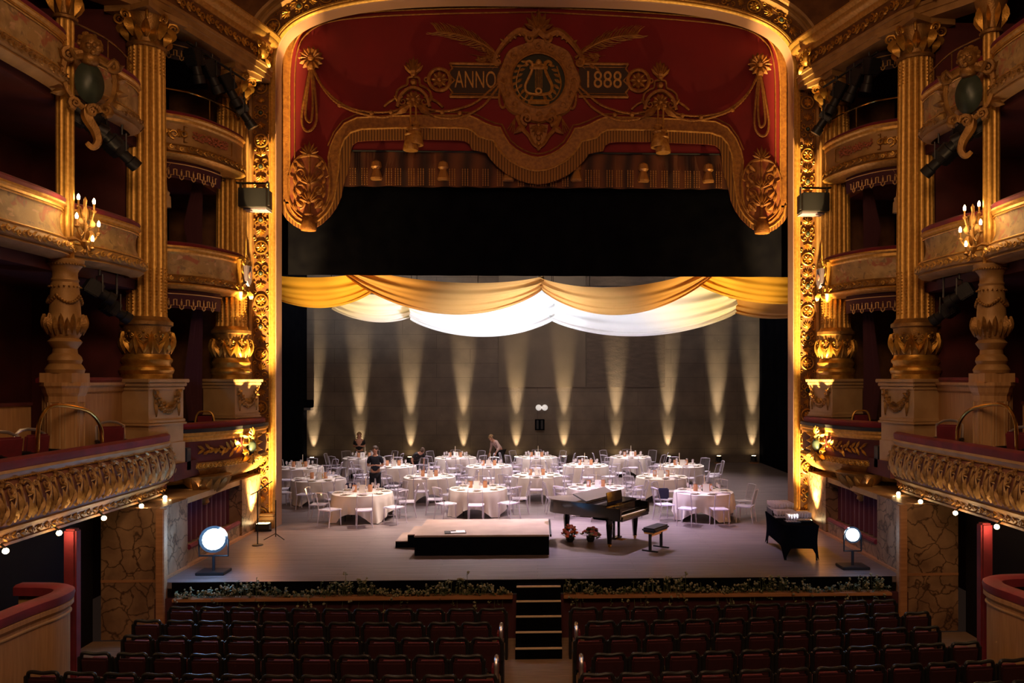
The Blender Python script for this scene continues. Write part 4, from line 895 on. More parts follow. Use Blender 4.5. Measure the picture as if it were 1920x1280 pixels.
# ------------------------------------------------------------------ auditorium, built once per side
def scrollrow(mb, P, z0, off, step, h, s0=.15, s1=None, big=True, r=.022):
    """running acanthus relief along a path: consoles with volutes, hanging leaves and buds"""
    d = s0; k = 0; mp = P.mapper(z0, off)
    while d < (s1 or P.len)-.1:
        if big:
            otube(mb, mp, spiral(d, h*.30, h*.17, 1.5, 2.4, -1, 14), (r*1.3, r*.5), .05)
            otube(mb, mp, bez([(d-.13, h*.42), (d-.05, h*.50), (d+.08, h*.46), (d+.13, h*.30), (d+.10, h*.05), (d+.02, -h*.2), (d+.05, -h*.42)], 4), (r*1.6, r*.7), .04)
            otube(mb, mp, bez([(d-.15, h*.40), (d-.14, h*.1), (d-.10, -h*.15), (d-.15, -h*.38)], 4), (r*1.5, r*.6), .035)
            for q in (-1, 1): leaf(mb, mp, d+q*.06, -h*.02, -pi/2+q*.45, h*.4, .03, .05, .03, 4); leaf(mb, mp, d+q*.11, -h*.16, -pi/2+q*.25, h*.3, .025, .04, .02, 3); leaf(mb, mp, d+q*.04, h*.1, pi/2+q*.9, h*.2, .025, .05, .04, 3)
            leaf(mb, mp, d+.01, h*.1, -pi/2, h*.55, .035, .06, .03, 4); leaf(mb, mp, d-.02, h*.46, pi*.8, .13, .035, .05, .04, 3)
            oball(mb, mp, d+.01, -h*.42, .035, .04); oball(mb, mp, d, h*.30, .03, .07)
            e = d+step*.5
            otube(mb, mp, spiral(e, h*.36, h*.09, 1.4, 0, 1, 10), (r, r*.5), .04); leaf(mb, mp, e, h*.25, -pi/2, h*.5, .04, .05, .02, 4); oball(mb, mp, e, -h*.3, .028, .03)
            otube(mb, mp, bez([(e-.06, h*.2), (e-.07, -h*.1), (e, -h*.34), (e+.07, -h*.1), (e+.06, h*.2)], 4), r*.8, .025)
        else:
            q = 1 if k % 2 else -1
            otube(mb, mp, spiral(d, q*h*.08, h*.32, 1.4, q*pi/2, q, 12), (r, r*.4), .02); leaf(mb, mp, d+step*.35, 0, q*.7, step*.5, h*.16, .03, .01, 3); leaf(mb, mp, d+step*.35, 0, -q*.5, step*.45, h*.13, .03, .01, 3)
            rosette(mb, mp, d+step*.5, -q*h*.15, h*.16, .02, 6)
        d += step; k += 1
def beads(mb, P, z, off, step, r, s0=0, s1=None):
    d = s0
    while d < (s1 or P.len): p, t, n = P.at(d); mb.ball((p.x+n.x*off, p.y+n.y*off, z), r, 5, 3); d += step
def velvetprof(z0, z1, i=-.26, o=.05): return [(i, z0), (i, z1-.03), (i+.06, z1), (o-.07, z1), (o-.01, z1-.035), (o, (z0+z1)/2), (o-.02, z0)]
def fluted(n, depth, lo=0, hi=99): return lambda a, i: (1-depth*abs(sin(n*a/2))**.7) if lo <= i <= hi else 1
def greek(mb, P, z, off, step, h, s0=0, s1=None, r=.014):
    d = s0; mp = P.mapper(z, off)
    while d < (s1 or P.len)-step*.9:
        otube(mb, mp, [(d, h), (d+step*.12, h), (d+step*.12, 0), (d+step*.34, 0), (d+step*.36, -h*.45), (d+step*.5, -h*.7), (d+step*.64, -h*.45), (d+step*.66, 0), (d+step*.88, 0), (d+step*.88, h), (d+step, h)], r, .015, 5)
        leaf(mb, mp, d+step*.5, h*.9, -pi/2, h*1.1, step*.09, .02, .012, 3); oball(mb, mp, d+step*.5, h*1.05, .014, .015, 5, 3); d += step
    otube(mb, mp, [(s0+(((s1 or P.len)-s0)*k/20), h*2.0) for k in range(21)], r*.9, .01, 5)
def festoon(mb, mp, w, h):
    for k in range(13):
        t = -1+2*k/12; y = -h*(1-t*t)
        for j in range(3): leaf(mb, mp, t*w, y+.02, random.uniform(0, 6.3), .12, .035, .05, .02, 3)
        oball(mb, mp, t*w, y, .05, .04); oball(mb, mp, t*w*.97+.02, y-.06, .035, .03)
    for q in (-1, 1):
        otube(mb, mp, spiral(q*w, .05, .07, 1.4, pi/2, -q, 10), .018, .03); leaf(mb, mp, q*w, 0, -pi/2, .4, .05, .05, .02, 4); leaf(mb, mp, q*w, .05, pi/2-q*.6, .14, .04, .04, .03, 3)
        for j in range(4): oball(mb, mp, q*w, -.12-j*.09, .035-.005*j, .04)
def column(cx, cy, r, rot, label, name='fluted_column'):
    t = thing(name, (cx, cy, 2.1), label, 'column'); RM = Matrix.Translation((cx, cy, 0)) @ Matrix.Rotation(rot, 4, 'Z')
    b = r*1.33; mb = MB()
    mb.box(-b, b, -b, b, 2.1, 2.55, RM); mb.box(-b*.95, b*.95, -b*.95, b*.95, 2.55, 3.68, RM)
    pd = mb.build('pedestal', M['cream'], t, 0)
    for z0, z1, e in ((3.66, 3.74, 1.0), (3.74, 3.82, 1.06), (3.82, 3.9, 1.13), (2.98, 3.05, 1.02), (2.93, 2.98, 1.06)):
        mb = MB(); mb.rbox(-b*e, b*e, -b*e, b*e, z0, z1, .015, RM); mb.build('moulding', M['cream'], pd)
    for fx in (0,):   # festoon on the face towards the house
        mp = lambda a, c, o: RM @ Vector((b*.95+o, a, 3.52+c)); mb = MB(); festoon(mb, mp, .32, .26); mb.build('festoon', M['bronze'], pd)
        mp2 = lambda a, c, o: RM @ Vector((a, -b*.95-o, 3.52+c))
    mb = MB(); mb.lathe([(r*1.25, 3.9), (r*1.25, 4.0), (r*1.3, 4.02), (r*1.36, 4.08), (r*1.3, 4.14), (r*1.18, 4.17), (r*1.18, 4.22), (r*1.27, 4.27), (r*1.27, 4.31), (r*1.16, 4.36), (r*1.12, 4.42)], (cx, cy, 0), 32); mb.build('base', M['gold'], t)
    mb = MB(); mb.lathe([(r*1.12, 4.4), (r*1.16, 4.6), (r*1.14, 4.9), (r*1.16, 5.0), (r*1.3, 5.03), (r*1.3, 5.1), (r*1.15, 5.14), (r*1.06, 5.2)], (cx, cy, 0), 32)
    dm = mb.build('drum', M['bronze'], t)
    def cyl(z0, R): return lambda a, c, o: Vector((cx+(R+o)*cos(a/R), cy+(R+o)*sin(a/R), z0+c))
    mb = MB(); mp = cyl(4.68, r*1.15); n = 10; cir = 2*pi*r*1.15
    for k in range(n):
        a = k*cir/n
        for q in (-1, 1):
            leaf(mb, mp, a, -.24, pi/2+q*.35, .4, .05, .07, .01, 5); otube(mb, mp, spiral(a+q*.06, .10, .055, 1.4, pi/2, -q, 10), (.02, .008), .03); leaf(mb, mp, a, -.05, pi/2+q*.9, .16, .03, .05, .02, 3)
        leaf(mb, mp, a+cir/n/2, -.26, pi/2, .46, .05, .09, .01, 5); oball(mb, mp, a, .2, .03, .03)
    mb.build('acanthus_relief', M['gold'], dm)
    N = 20; mb = MB(); mb.lathe([(r*1.03, 5.18), (r, 5.3), (r, 6.4), (r*.985, 7.2), (r*.96, 8.6), (r*.91, 10.75), (r*.9, 10.85)], (cx, cy, 0), N*8, fluted(N, .10)); sh = mb.build('fluted_shaft', M['gold'] if name == 'x' else M['goldflat'], t, 50)
    mb = MB()
    for k in range(N):       # cabled beading in the lowest and highest flutes
        a = 2*pi*k/N
        for j in range(14): mb.ball((cx+r*.97*cos(a), cy+r*.97*sin(a), 5.32+j*.068), .024, 5, 3)
        for j in range(7): mb.ball((cx+r*.88*cos(a), cy+r*.88*sin(a), 10.72-j*.07), .022, 5, 3)
    mb.build('beading', M['gold'], sh)
    mb = MB(); mb.lathe([(r*.98, 10.82), (r*1.02, 10.86), (r*.98, 10.9), (r*.84, 10.92), (r*.88, 11.2), (r*1.05, 11.42), (r*1.1, 11.48)], (cx, cy, 0), 32)
    cp = mb.build('capital', M['bronze'], t); mb = MB()
    mp = cyl(10.9, r*.9); cir = 2*pi*r*.9
    for k in range(8):
        a = k*cir/8; leaf(mb, mp, a, 0, pi/2, .30, .085, .14, .01, 5); leaf(mb, mp, a+cir/16, .1, pi/2, .36, .08, .18, .01, 5)
    mb.build('acanthus_leaves', M['gold'], cp); mb = MB()
    for k in range(4):
        a = pi/4+k*pi/2; u = Vector((cos(a), sin(a), 0)); w = Vector((0, 0, 1))
        for q in (-1, 1):
            v = (u+Vector((-sin(a), cos(a), 0))*q*.35).normalized()
            mb.tube([Vector((cx, cy, 11.38))+v*(r*.95+.14+p[0])+w*p[1] for p in spiral(0, 0, .12, 1.7, pi, -1, 18)], [.035-.0014*i for i in range(19)], 6)
    mb.build('volutes', M['gold'], cp)
    mb = MB(); e = r*1.42; mb.prism([(-e, -e), (0, -e*.82), (e, -e), (e*.82, 0), (e, e), (0, e*.82), (-e, e), (-e*.82, 0)], lambda a, c, d: RM @ Vector((a, c, d)), 11.48, 11.6); mb.build('abacus', M['ochre'], cp, 0)
    return t
TIER = ('lower', 'middle', 'upper')
for SIDE, w in ((1, 'left'), (-1, 'right')):
    opp = {'left': 'right', 'right': 'left'}[w]
    # ---- marble flanks of the apron, doorway curtains, stage boxes
    def flank(y0, y1, z0, z1, x0=-7.25, x1=-8.35):
        mb = MB(); mb.box(x1, x0, y0, y1, z0, z1); return mb
    fk = thing('marble_flank', (-7.3, 18.2, 0), 'marble-faced flank of the stage apron on the %s, with a curtained opening' % w, 'marble wall')
    for y0, y1, nm in ((19.9, 21.25, 'inner_pilaster'), (15.61, 16.85, 'outer_pilaster')):
        flank(y0, y1, -1.1 if y0 < 16 else 0, 1.42).build(nm, M['marble'], fk, 0)
    flank(16.85, 19.9, 0, .34, -7.3).build('dado', M['marble'], fk, 0); flank(16.85, 19.9, 1.3, 1.42, -7.3).build('lintel', M['cream'], fk, 0); flank(15.6, 21.2, 0, .05, -7.2).build('lit_foot_edge', M['ledge'], fk, 0)  # orange foot strip: light on the lower edge put into its colour
    mb = MB(); mb.rbox(-7.26, -7.1, 15.46, 15.62, -1.1, 1.42, .015); mb.build('edge_pilaster', M['ledge'], fk); mb = MB(); mb.tube([(-7.3, 17.0, .38), (-7.28, 18.4, .38), (-7.3, 19.8, .38)], .06, 8); mb.build('velvet_rail', M['velvet'], fk)  # orange of the edge pilaster stands for the light on it
    mb = MB(); mb.grid(lambda u, v: (-7.6+.05*sin(u*70), 16.85+3.05*u, .36+.93*v), 120, 2); tag(mb.build('doorway_curtain', mk('purple_red_curtain', (.10, .012, .035), None, rough=.85, sheen=.4)), 'dark red curtain in the low stage-box opening on the %s' % w, 'curtain')
    # ---- ground-floor box front (baignoire)
    P = Path([(-7.45, 7), (-7.45, 9.5), (-7.32, 11.6), (-7.22, 12.35), (-7.32, 12.8), (-7.65, 13.0), (-8.2, 13.05)])
    bg = thing('stalls_box_front', (-7.4, 11, -1.12), 'plain cream ground-floor box front with red velvet rail at the far %s' % w, 'box parapet')
    mb = MB(); mb.sweep(P.pts(), [(-.1, -1.12), (0, -1.12), (.0, .36), (.05, .42), (.05, .48), (.02, .5), (-.1, .5)], True); mb.build('parapet', M['panelwood'], bg)
    mb = MB(); mb.sweep(P.pts(), velvetprof(.5, .66, -.22, .07), True); mb.build('velvet_rail', M['velvet'], bg)
    mb = MB(); mb.sweep(P.pts(), [(.0, .28), (.025, .29), (.025, .31), (.0, .32)], True); mb.build('moulding', M['cream'], bg)
    mb = MB(); mb.rbox(-7.62, -7.42, 13.12, 13.3, -1.12, 1.48, .03); tag(mb.build('velvet_post', M['velvet']), 'red velvet covered post beside the ground-floor box on the %s' % w, 'post')
    # ---- lower balcony
    P = Path([(-7.35, 8.0), (-7.5, 10.0), (-7.58, 12.0), (-7.62, 14.0), (-7.64, 15.8), (-7.72, 16.9), (-7.95, 17.32), (-8.35, 17.45)]); PL = P
    lb = thing('gilded_balcony', (-7.6, 13, 1.5), 'lower balcony front on the %s with rich gilded scroll relief and red velvet rail' % w, 'balcony')
    mb = MB(); mb.sweep(P.pts(), velvetprof(2.60, 2.76, -.15, .06), True); mb.build('velvet_rail', M['velvet'], lb)
    mb = MB(); mb.sweep(P.pts(), [(-.1, 2.6), (.05, 2.6), (.07, 2.56), (.03, 2.50), (.03, 2.47), (0, 2.45), (-.1, 2.45)], True); mb.build('cornice', M['cream'], lb)
    mb = MB(); beads(mb, P, 2.47, .035, .05, .014); mb.build('bead_moulding', M['goldflat'], lb)
    bul = lambda b: .10*max(0, 1-((b+.02)/.36)**2)
    mb = MB(); mb.sweep(P.pts(), [(-.12, 2.45)]+[(bul(b), 2.12+b) for b in [.33-.66*k/10 for k in range(11)]]+[(-.12, 1.79)], True); pnl = mb.build('bulged_panel', M['pinkground'], lb)
    mb = MB(); Pm = P.mapper(2.12, 0, bul)
    class _P:  # same path seen through the bulged section
        len = P.len
        @staticmethod
        def mapper(z, off): return lambda a, b, o: Pm(a, b, o+off)
    scrollrow(mb, _P, 0, .0, .43, .62, 1.0, None, True, .015); mb.build('scroll_relief', M['relief'], pnl)
    mb = MB(); mb.sweep(P.pts(), [(-.1, 1.8), (.02, 1.8), (.05, 1.77), (.03, 1.73), (-.02, 1.71), (-.03, 1.68), (-.1, 1.68)], True); mb.build('lower_moulding', M['ochre'], lb)
    mb = MB(); mb.sweep(P.pts(), [(-.2, 1.7), (-.03, 1.69), (-.08, 1.56), (-.06, 1.54), (-.06, 1.50), (-.2, 1.50)], True); fs = mb.build('fascia', M['brown'], lb)
    mb = MB(); scrollrow(mb, P, 1.625, -.05, .2, .13, .8, None, False, .012); mb.build('scroll_frieze', M['bronze'], fs)
    bd = {'left': (22, 7), 'right': (22, 7)}[w]
    for i, uv in enumerate({'left': [(0, 1025), (103, 1000), (195, 965), (267, 946), (328, 926), (376, 911), (386, 901)], 'right': [(1607, 897), (1617, 903), (1655, 918), (1707, 934), (1772, 954), (1845, 973), (1918, 1003)]}[w]):
        k = i if w == 'left' else 6-i
        dd = (3.62, 4.95, 6.3, 7.65, 8.75)[k] if k < 5 else 0
        if k < 5: p, tt, nn = P.at(dd); L = Vector((p.x+nn.x*.03, p.y+nn.y*.03, 1.46))
        else: L = Vector((-7.62, 18.2, 1.46)) if k == 5 else Vector((-7.68, 18.8, 1.5))
        od = ('nearest', 'second', 'third', 'fourth', 'fifth', 'sixth', 'last')[k]
        t = thing('balcony_lamp', tuple(L), 'small glowing bulb under the lower balcony on the %s, %s from the auditorium end' % (w, od if k else 'first'), 'light bulb', 'bulbs under the lower balconies')
        mb = MB(); mb.ball(L, .042, 10, 7); mb.build('bulb', M['bulb'], t)
        mb = MB(); mb.tube([L+Vector((-.14, 0, .12)), L+Vector((-.07, 0, .10)), L+Vector((0, 0, .035))], .016, 6)
        for q in range(5): mb.ball(L+Vector((-.12+random.uniform(-.03, .03), random.uniform(-.06, .06), .14+random.uniform(-.05, .07))), .035, 6, 4)
        mb.build('bracket', M['blackmetal'], t)
        light('POINT', (L.x*SIDE+.1*SIDE, L.y, L.z-.06), 5.0, WARM, size=.04)
    # ---- wooden loge parapets behind the balcony seats
    lp = thing('loge_parapet', (-8.45, 15.5, 2.1), 'brown panelled parapet with red rail between two pedestals on the %s' % w, 'box parapet')
    Q = Path([(-8.5, 14.2), (-8.35, 15), (-8.4, 16.0), (-8.6, 17.0)], 6)
    mb = MB(); mb.sweep(Q.pts(), [(-.12, 2.1), (0, 2.1), (0, 3.62), (.04, 3.66), (.05, 3.74), (.1, 3.78), (.1, 3.83), (-.12, 3.83)], True); mb.build('parapet', M['panelwood'], lp)
    mb = MB(); mb.sweep(Q.pts(), velvetprof(3.83, 3.93, -.25, .04), True); mb.build('velvet_rail', M['velvet'], lp)
    l2 = thing('loge_parapet', (-8.6, 11.5, 2.1), 'low brown parapet behind the balcony seats at the extreme %s' % w, 'box parapet')
    mb = MB(); mb.box(-8.75, -8.6, 8, 13.9, 2.1, 3.45); mb.build('parapet', M['panelwood'], l2, 0); mb = MB(); mb.box(-8.8, -8.57, 8, 13.9, 3.45, 3.5); mb.build('cap_rail', M['redwall'], l2, 0)
    # ---- vase column carrying the middle tier
    vc = thing('vase_column', (-8.15, 14.1, 2.1), 'carved vase-shaped column on a panelled pedestal at the %s, slim fluted shaft above' % w, 'column')
    mb = MB(); mb.lathe([(.30, 2.1), (.30, 3.6), (.33, 3.66), (.35, 3.74), (.38, 3.78), (.38, 3.84), (.33, 3.84)], (-8.15, 14.1, 0), 8, M=Matrix.Rotation(pi/8, 4, 'Z')); pd = mb.build('pedestal', M['panelwood'], vc, 0)
    for k in range(8):
        a = k*pi/4; RM = Matrix.Translation((-8.15, 14.1, 0)) @ Matrix.Rotation(a, 4, 'Z'); mb = MB(); mb.tube([RM @ Vector((.28, y, z)) for y, z in ((-.075, 2.3), (.075, 2.3), (.075, 3.5), (-.075, 3.5))], .012, 4, True); mb.build('panel_moulding', M['cream'], pd)
    mb = MB(); mb.box(-8.42, -7.88, 13.83, 14.37, 3.84, 4.0); mb.build('plinth', M['panelwood'], vc, 0)
    c = (-8.15, 14.1, 0)
    mb = MB(); mb.lathe([(q*.8, z) for q, z in ((.36, 4.0), (.38, 4.06), (.34, 4.12), (.30, 4.16), (.33, 4.22), (.31, 4.28), (.24, 4.34), (.23, 4.42), (.30, 4.5), (.33, 4.54), (.26, 4.6), (.32, 4.68), (.36, 4.82), (.34, 4.95), (.30, 5.02), (.285, 5.3), (.27, 5.45), (.28, 5.5), (.25, 5.56), (.27, 5.6), (.24, 5.64), (.24, 5.74), (.30, 5.82), (.36, 5.88), (.37, 5.95))], c, 28); bl = mb.build('baluster', M['ochre'], vc)
    mb = MB(); mp = lambda a, b, o: Vector((c[0]+(.275+o)*cos(a), c[1]+(.275+o)*sin(a), 4.85+b))
    for k in range(10): leaf(mb, lambda a, b, o, k=k: mp(k*2*pi/10+a/.28, b, o), 0, -.18, pi/2, .34, .055, .07, .0, 5); leaf(mb, lambda a, b, o, k=k: mp((k+.5)*2*pi/10+a/.28, b, o), 0, -.2, pi/2, .3, .05, .06, .0, 4)
    for k in range(40):
        a = 2*pi*k/40; z = 5.32-.12*abs(sin(a*2)); mb.ball((c[0]+.25*cos(a), c[1]+.25*sin(a), z), .032, 5, 4); mb.ball((c[0]+.29*cos(a), c[1]+.29*sin(a), 5.86), .022, 5, 3)
        if k % 2: mb.ball((c[0]+.24*cos(a), c[1]+.24*sin(a), 5.48), .02, 5, 3)
    mb.build('carved_garlands', M['bronze'], bl)
    mb = MB(); mb.lathe([(.14, 5.95), (.14, 9.9), (.135, 10.1)], c, 96, fluted(12, .13)); mb.build('slim_shaft', M['goldflat'], vc, 50)
    mb = MB(); mb.lathe([(.19, 10.08), (.2, 10.12), (.15, 10.16), (.17, 10.4), (.25, 10.6), (.28, 10.7)], c, 20); cp = mb.build('capital', M['bronze'], vc); mb = MB()
    for k in range(8): leaf(mb, lambda a, b, o, k=k: Vector((c[0]+(.16+o)*cos(k*pi/4+a/.2), c[1]+(.16+o)*sin(k*pi/4+a/.2), 10.16+b)), 0, 0, pi/2, .4, .05, .12, .0, 4)
    mb.build('acanthus_leaves', M['gold'], cp)
    # ---- middle and upper tiers
    for tier, zt in (('middle', 7.0), ('upper', 9.85)):
        for where, pts in (('auditorium end', [(-8.1, 7.5), (-8.1, 10), (-8.05, 12.4), (-8.03, 13.4), (-8.1, 13.95), (-8.35, 14.1)]), ('column end', [(-8.6, 14.3), (-8.25, 14.4), (-8.02, 14.9), (-7.95, 15.5), (-7.93, 16.0), (-8.05, 16.4), (-8.35, 16.55)])):
            P = Path(pts, 8)
            lab = '%s tier balcony on the %s, %s, with painted rose panel' % (tier, w, 'cut by the frame edge' if where[0] == 'a' else 'beside the big column')
            t = thing('loge_balcony', (-8.2, P.p[len(P.p)//2].y, zt-1.05), lab, 'balcony')
            mb = MB(); mb.sweep(P.pts(), velvetprof(zt-.10, zt+.02, -.25, .05), True); mb.build('velvet_rail', M['velvet'], t)
            mb = MB(); mb.sweep(P.pts(), [(-.1, zt-.1), (.05, zt-.1), (.06, zt-.14), (.02, zt-.17), (.02, zt-.21), (-.1, zt-.21)], True); mb.build('cornice', M['goldflat'], t)
            cv = (.0, -.03, -.04, -.03, .01, .09) if tier == 'middle' else (.0, 0, 0, 0, 0, .02)
            mb = MB(); mb.sweep(P.pts(), [(-.14, zt-.2)]+[(o, zt-.2-.56*k/5) for k, o in enumerate(cv)]+[(-.14, zt-.76)], True); mb.build('painted_panel', M['panel'], t)
            for q in (zt-.24, zt-.72):
                mb = MB(); mb.tube([(P.at(P.len*k/30)[0].x+P.at(P.len*k/30)[2].x*(.015 if q > zt-.5 else cv[5]), P.at(P.len*k/30)[0].y+P.at(P.len*k/30)[2].y*(.015 if q > zt-.5 else cv[5]), q) for k in range(31)], .016, 5); mb.build('panel_moulding', M['goldflat'], t)
            e = cv[5]
            mb = MB(); mb.sweep(P.pts(), [(-.14, zt-.75), (e, zt-.75), (e+.06, zt-.80), (e+.08, zt-.86), (e+.05, zt-.93), (e, zt-.95), (-.14, zt-.95)], True); fz = mb.build('frieze', M['ochre'], t)
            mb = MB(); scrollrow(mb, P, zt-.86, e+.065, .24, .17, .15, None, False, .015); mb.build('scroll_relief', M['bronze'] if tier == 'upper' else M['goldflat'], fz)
            mb = MB(); mb.sweep(P.pts(), [(-.14, zt-.95), (e-.0, zt-.95), (e+.02, zt-.99), (e-.06, zt-1.05), (-.14, zt-1.08)], True); mb.build('base_moulding', M['ochre'], t)
    # ---- columns and boxes beside the proscenium
    column(-8.25, 17.2, .39, radians(-17), 'tall fluted gilded column on a festooned pedestal at the %s, the nearer of its pair' % w)
    column(-7.66, 20.3, .36, radians(-17), 'tall fluted gilded column beside the proscenium on the %s, the farther of its pair' % w)
    B = Path([(-8.75, 17.75), (-8.3, 18.0), (-7.75, 18.4), (-7.42, 19.1), (-7.28, 19.75), (-7.33, 20.1), (-7.6, 20.2)], 8); BB = B
    for nm, zt, lab in (('upper', 9.84, 'upper stage box balcony on the %s, bowed front with a rose garland panel'), ('middle', 6.93, 'middle stage box balcony on the %s with painted garland and a small shield')):
        t = thing('box_balcony', (-7.8, 18.6, zt-1.05), lab % w, 'balcony'); P = B
        mb = MB(); mb.sweep(P.pts(), velvetprof(zt-.06, zt+.04, -.22, .04), True); mb.build('velvet_rail', M['velvet'], t)
        mb = MB(); mb.sweep(P.pts(), [(-.1, zt-.06), (.07, zt-.06), (.08, zt-.1), (.03, zt-.14), (.03, zt-.2), (0, zt-.24), (-.1, zt-.24)], True); mb.build('cornice', M['goldflat'], t)
        mb = MB(); mb.sweep(P.pts(), [(-.14, zt-.22), (.0, zt-.22), (-.02, zt-.5), (.0, zt-.70), (-.14, zt-.70)], True); mb.build('painted_panel', M['panel'] if nm == 'middle' else M['ochre'], t)
        if nm == 'upper':
            mb = MB(); mp = P.mapper(zt-.46, .02)
            for q in (0, 1): otube(mb, mp, [(.95+q*.0, .17), (2.3, .17), (2.3, -.17), (.95, -.17)], .016, .0, 5, True)
            otube(mb, mp, circ(.95, 0, .06, 12), .018, .03, 5, True); mb.build('panel_frame', M['gold'], t)
            mb = MB(); 
            for k in range(80): oball(mb, mp, 1.15+1.0*k/80, .07*sin(k*1.3)+random.uniform(-.04, .04), random.uniform(.018, .035), .0, 5, 3)
            mb.build('painted_garland', mk('faded_rose', (.35, .10, .04), None, rough=.7), t)
            mb = MB(); scrollrow(mb, P, zt-.46, .0, .2, .36, .35, .95, False, .018); mb.build('scroll_panel', M['gold'], t)
        mb = MB(); mb.sweep(P.pts(), [(-.14, zt-.70), (.02, zt-.70), (.07, zt-.76), (.05, zt-.86), (.0, zt-.9), (-.14, zt-.9)], True); fz = mb.build('frieze', M['bronze'], t)
        mb = MB(); scrollrow(mb, P, zt-.80, .055, .2, .15, .1, None, False, .014); mb.build('scroll_relief', M['gold'], fz)
        mb = MB(); mb.sweep(P.pts(), [(-.4, zt-.9), (.06, zt-.9), (.08, zt-.93), (.02, zt-.98), (-.05, zt-1.0), (-.4, zt-1.02)], True); mb.build('base_moulding', M['goldflat'], t)
        if nm == 'middle':
            p, tt, nn = P.at(P.len-.62); RM = Matrix.Translation((p.x+nn.x*.04, p.y+nn.y*.04, zt-.5)) @ Matrix(((nn.x, tt.x, 0, 0), (nn.y, tt.y, 0, 0), (0, 0, 1, 0), (0, 0, 0, 1)))
            f = lambda a, b, o: RM @ Vector((o, a, b)); mb = MB(); mb.lathe([(.02, -.62), (.12, -.55), (.2, -.42), (.14, -.3), (.13, .2), (.2, .36), (.16, .44)], tuple(RM @ Vector((.0, 0, 0))), 14)
            for q in (-1, 1): otube(mb, f, spiral(q*.13, .3, .09, 1.4, pi/2, -q, 12), .025, .14); otube(mb, f, spiral(q*.14, -.3, .08, 1.4, -pi/2, q, 12), .025, .14); leaf(mb, f, q*.1, -.35, -pi/2+q*.5, .25, .07, .1, .12, 4); otube(mb, f, bez([(q*.17, .25), (q*.2, .1), (q*.14, 0), (q*.2, -.14), (q*.16, -.25)], 4), .022, .12)
            palmette(mb, f, 0, .34, .16, pi/2, .15); cc = mb.build('console', M['gold'], t)
            mb = MB(); mb.prism([(-.12, .22), (.12, .22), (.12, -.16), (0, -.28), (-.12, -.16)], f, .12, .22); sh = mb.build('shield', M['grey'], t, 0); mb = MB(); mb.prism([(.05*cos(k*pi/5), .08*sin(k*pi/5)) for k in range(10)], f, .22, .235); mb.build('crest_badge', M['pinkground'], sh, 0)
    # lowest stage box with its sculpted corbel
    P = Path([(-8.5, 17.6), (-8.1, 17.75), (-7.6, 18.2), (-7.25, 18.9), (-7.08, 19.7), (-7.02, 20.4), (-7.05, 21.0)], 8)
    t = thing('box_balcony', (-7.4, 19.3, 1.4), 'lowest stage box on the %s, gilt cartouche on a dark red front and sculpted corbel' % w, 'balcony')
    mb = MB(); mb.sweep(P.pts(), velvetprof(2.78, 2.92, -.25, .0), True); mb.build('velvet_rail', M['velvet'], t)
    mb = MB(); mb.sweep(P.pts(), [(-.2, 2.70), (.08, 2.70), (.08, 2.78), (-.2, 2.78)], True); mb.build('black_ledge', M['blackmetal'], t)
    mb = MB(); mb.sweep(P.pts(), [(-.2, 2.7), (.05, 2.7), (.06, 2.64), (.02, 2.6), (.03, 2.55), (.0, 2.5), (-.2, 2.5)], True); mb.build('cornice', M['goldflat'], t)
    mb = MB(); mb.sweep(P.pts(), [(-.2, 2.5), (.0, 2.5), (.03, 2.3), (.0, 2.02), (-.2, 2.02)], True); mb.build('red_front', M['redwall'], t)
    mp = P.mapper(2.27, .03); mb = MB(); x0 = 2.75
    for k in range(9):
        for q in (1, -1): leaf(mb, mp, x0-.4-k*.14, random.uniform(-.05, .05), pi+q*random.uniform(.3, 1.1), .2, .04, .05, .02, 3)
        oball(mb, mp, x0-.4-k*.14, random.uniform(-.05, .05), .03, .03)
    for q in (1, -1):
        otube(mb, mp, spiral(x0+q*.18, .16, .11, 1.5, pi/2, -q, 12), (.035, .015), .08); otube(mb, mp, spiral(x0+q*.2, -.18, .10, 1.5, -pi/2, q, 12), (.035, .015), .08)
        otube(mb, mp, bez([(x0+q*.08, .30), (x0+q*.26, .22), (x0+q*.30, 0), (x0+q*.22, -.22), (x0+q*.05, -.34)], 5), (.05, .03), .07)
        for k in range(4): leaf(mb, mp, x0+q*.2, .2-k*.14, pi/2-q*(1.2+.3*k), .24, .06, .1, .08, 4)
    palmette(mb, mp, x0, .2, .26, pi/2, .1); palmette(mb, mp, x0, -.22, .24, -pi/2, .1)
    for k in range(12): oball(mb, mp, x0+random.uniform(-.3, .3), -.3+random.uniform(-.08, .04), .05, .06)
    mb.build('cartouche_relief', M['gold'], t); mb = MB(); mb.ball(mp(x0, 0, .07), .13, 12, 8, (1, 1, 1.3)); mb.build('cartouche_boss', M['green'], t)
    mb = MB(); mb.sweep(P.pts(), [(-.2, 2.02), (.05, 2.02), (.06, 1.97), (.04, 1.88), (.0, 1.86), (-.2, 1.86)], True); mb.build('egg_moulding', M['bronze'], t)
    mb = MB(); d = .2; mq = P.mapper(1.94, .06)
    while d < P.len: otube(mb, mq, circ(d, 0, .05, 10), .016, .0, 5, True); oball(mb, mq, d, 0, .03, .0); d += .13
    mb.build('egg_relief', M['gold'], t)
    mb = MB(); mb.sweep(P.pts(), [(-.25, 1.86), (.0, 1.86), (-.06, 1.74), (-.22, 1.6), (-.4, 1.52)], False); 
    tip = Vector((-7.62, 18.55, 0)); mb.lathe([(.05, 1.02), (.12, 1.08), (.10, 1.16), (.2, 1.24), (.32, 1.42), (.46, 1.56), (.6, 1.72)], tip, 16)
    for k in range(9):
        a = -1.6+k*.35; leaf(mb, lambda p, b, o, a=a: tip+Vector(((.2+o+b*.75)*cos(a)-p*sin(a), (.2+o+b*.75)*sin(a)+p*cos(a), 1.25+b)), 0, 0, pi/2, .42, .09, .1, .02, 5)
    mb.build('corbel', M['bronze'], t)
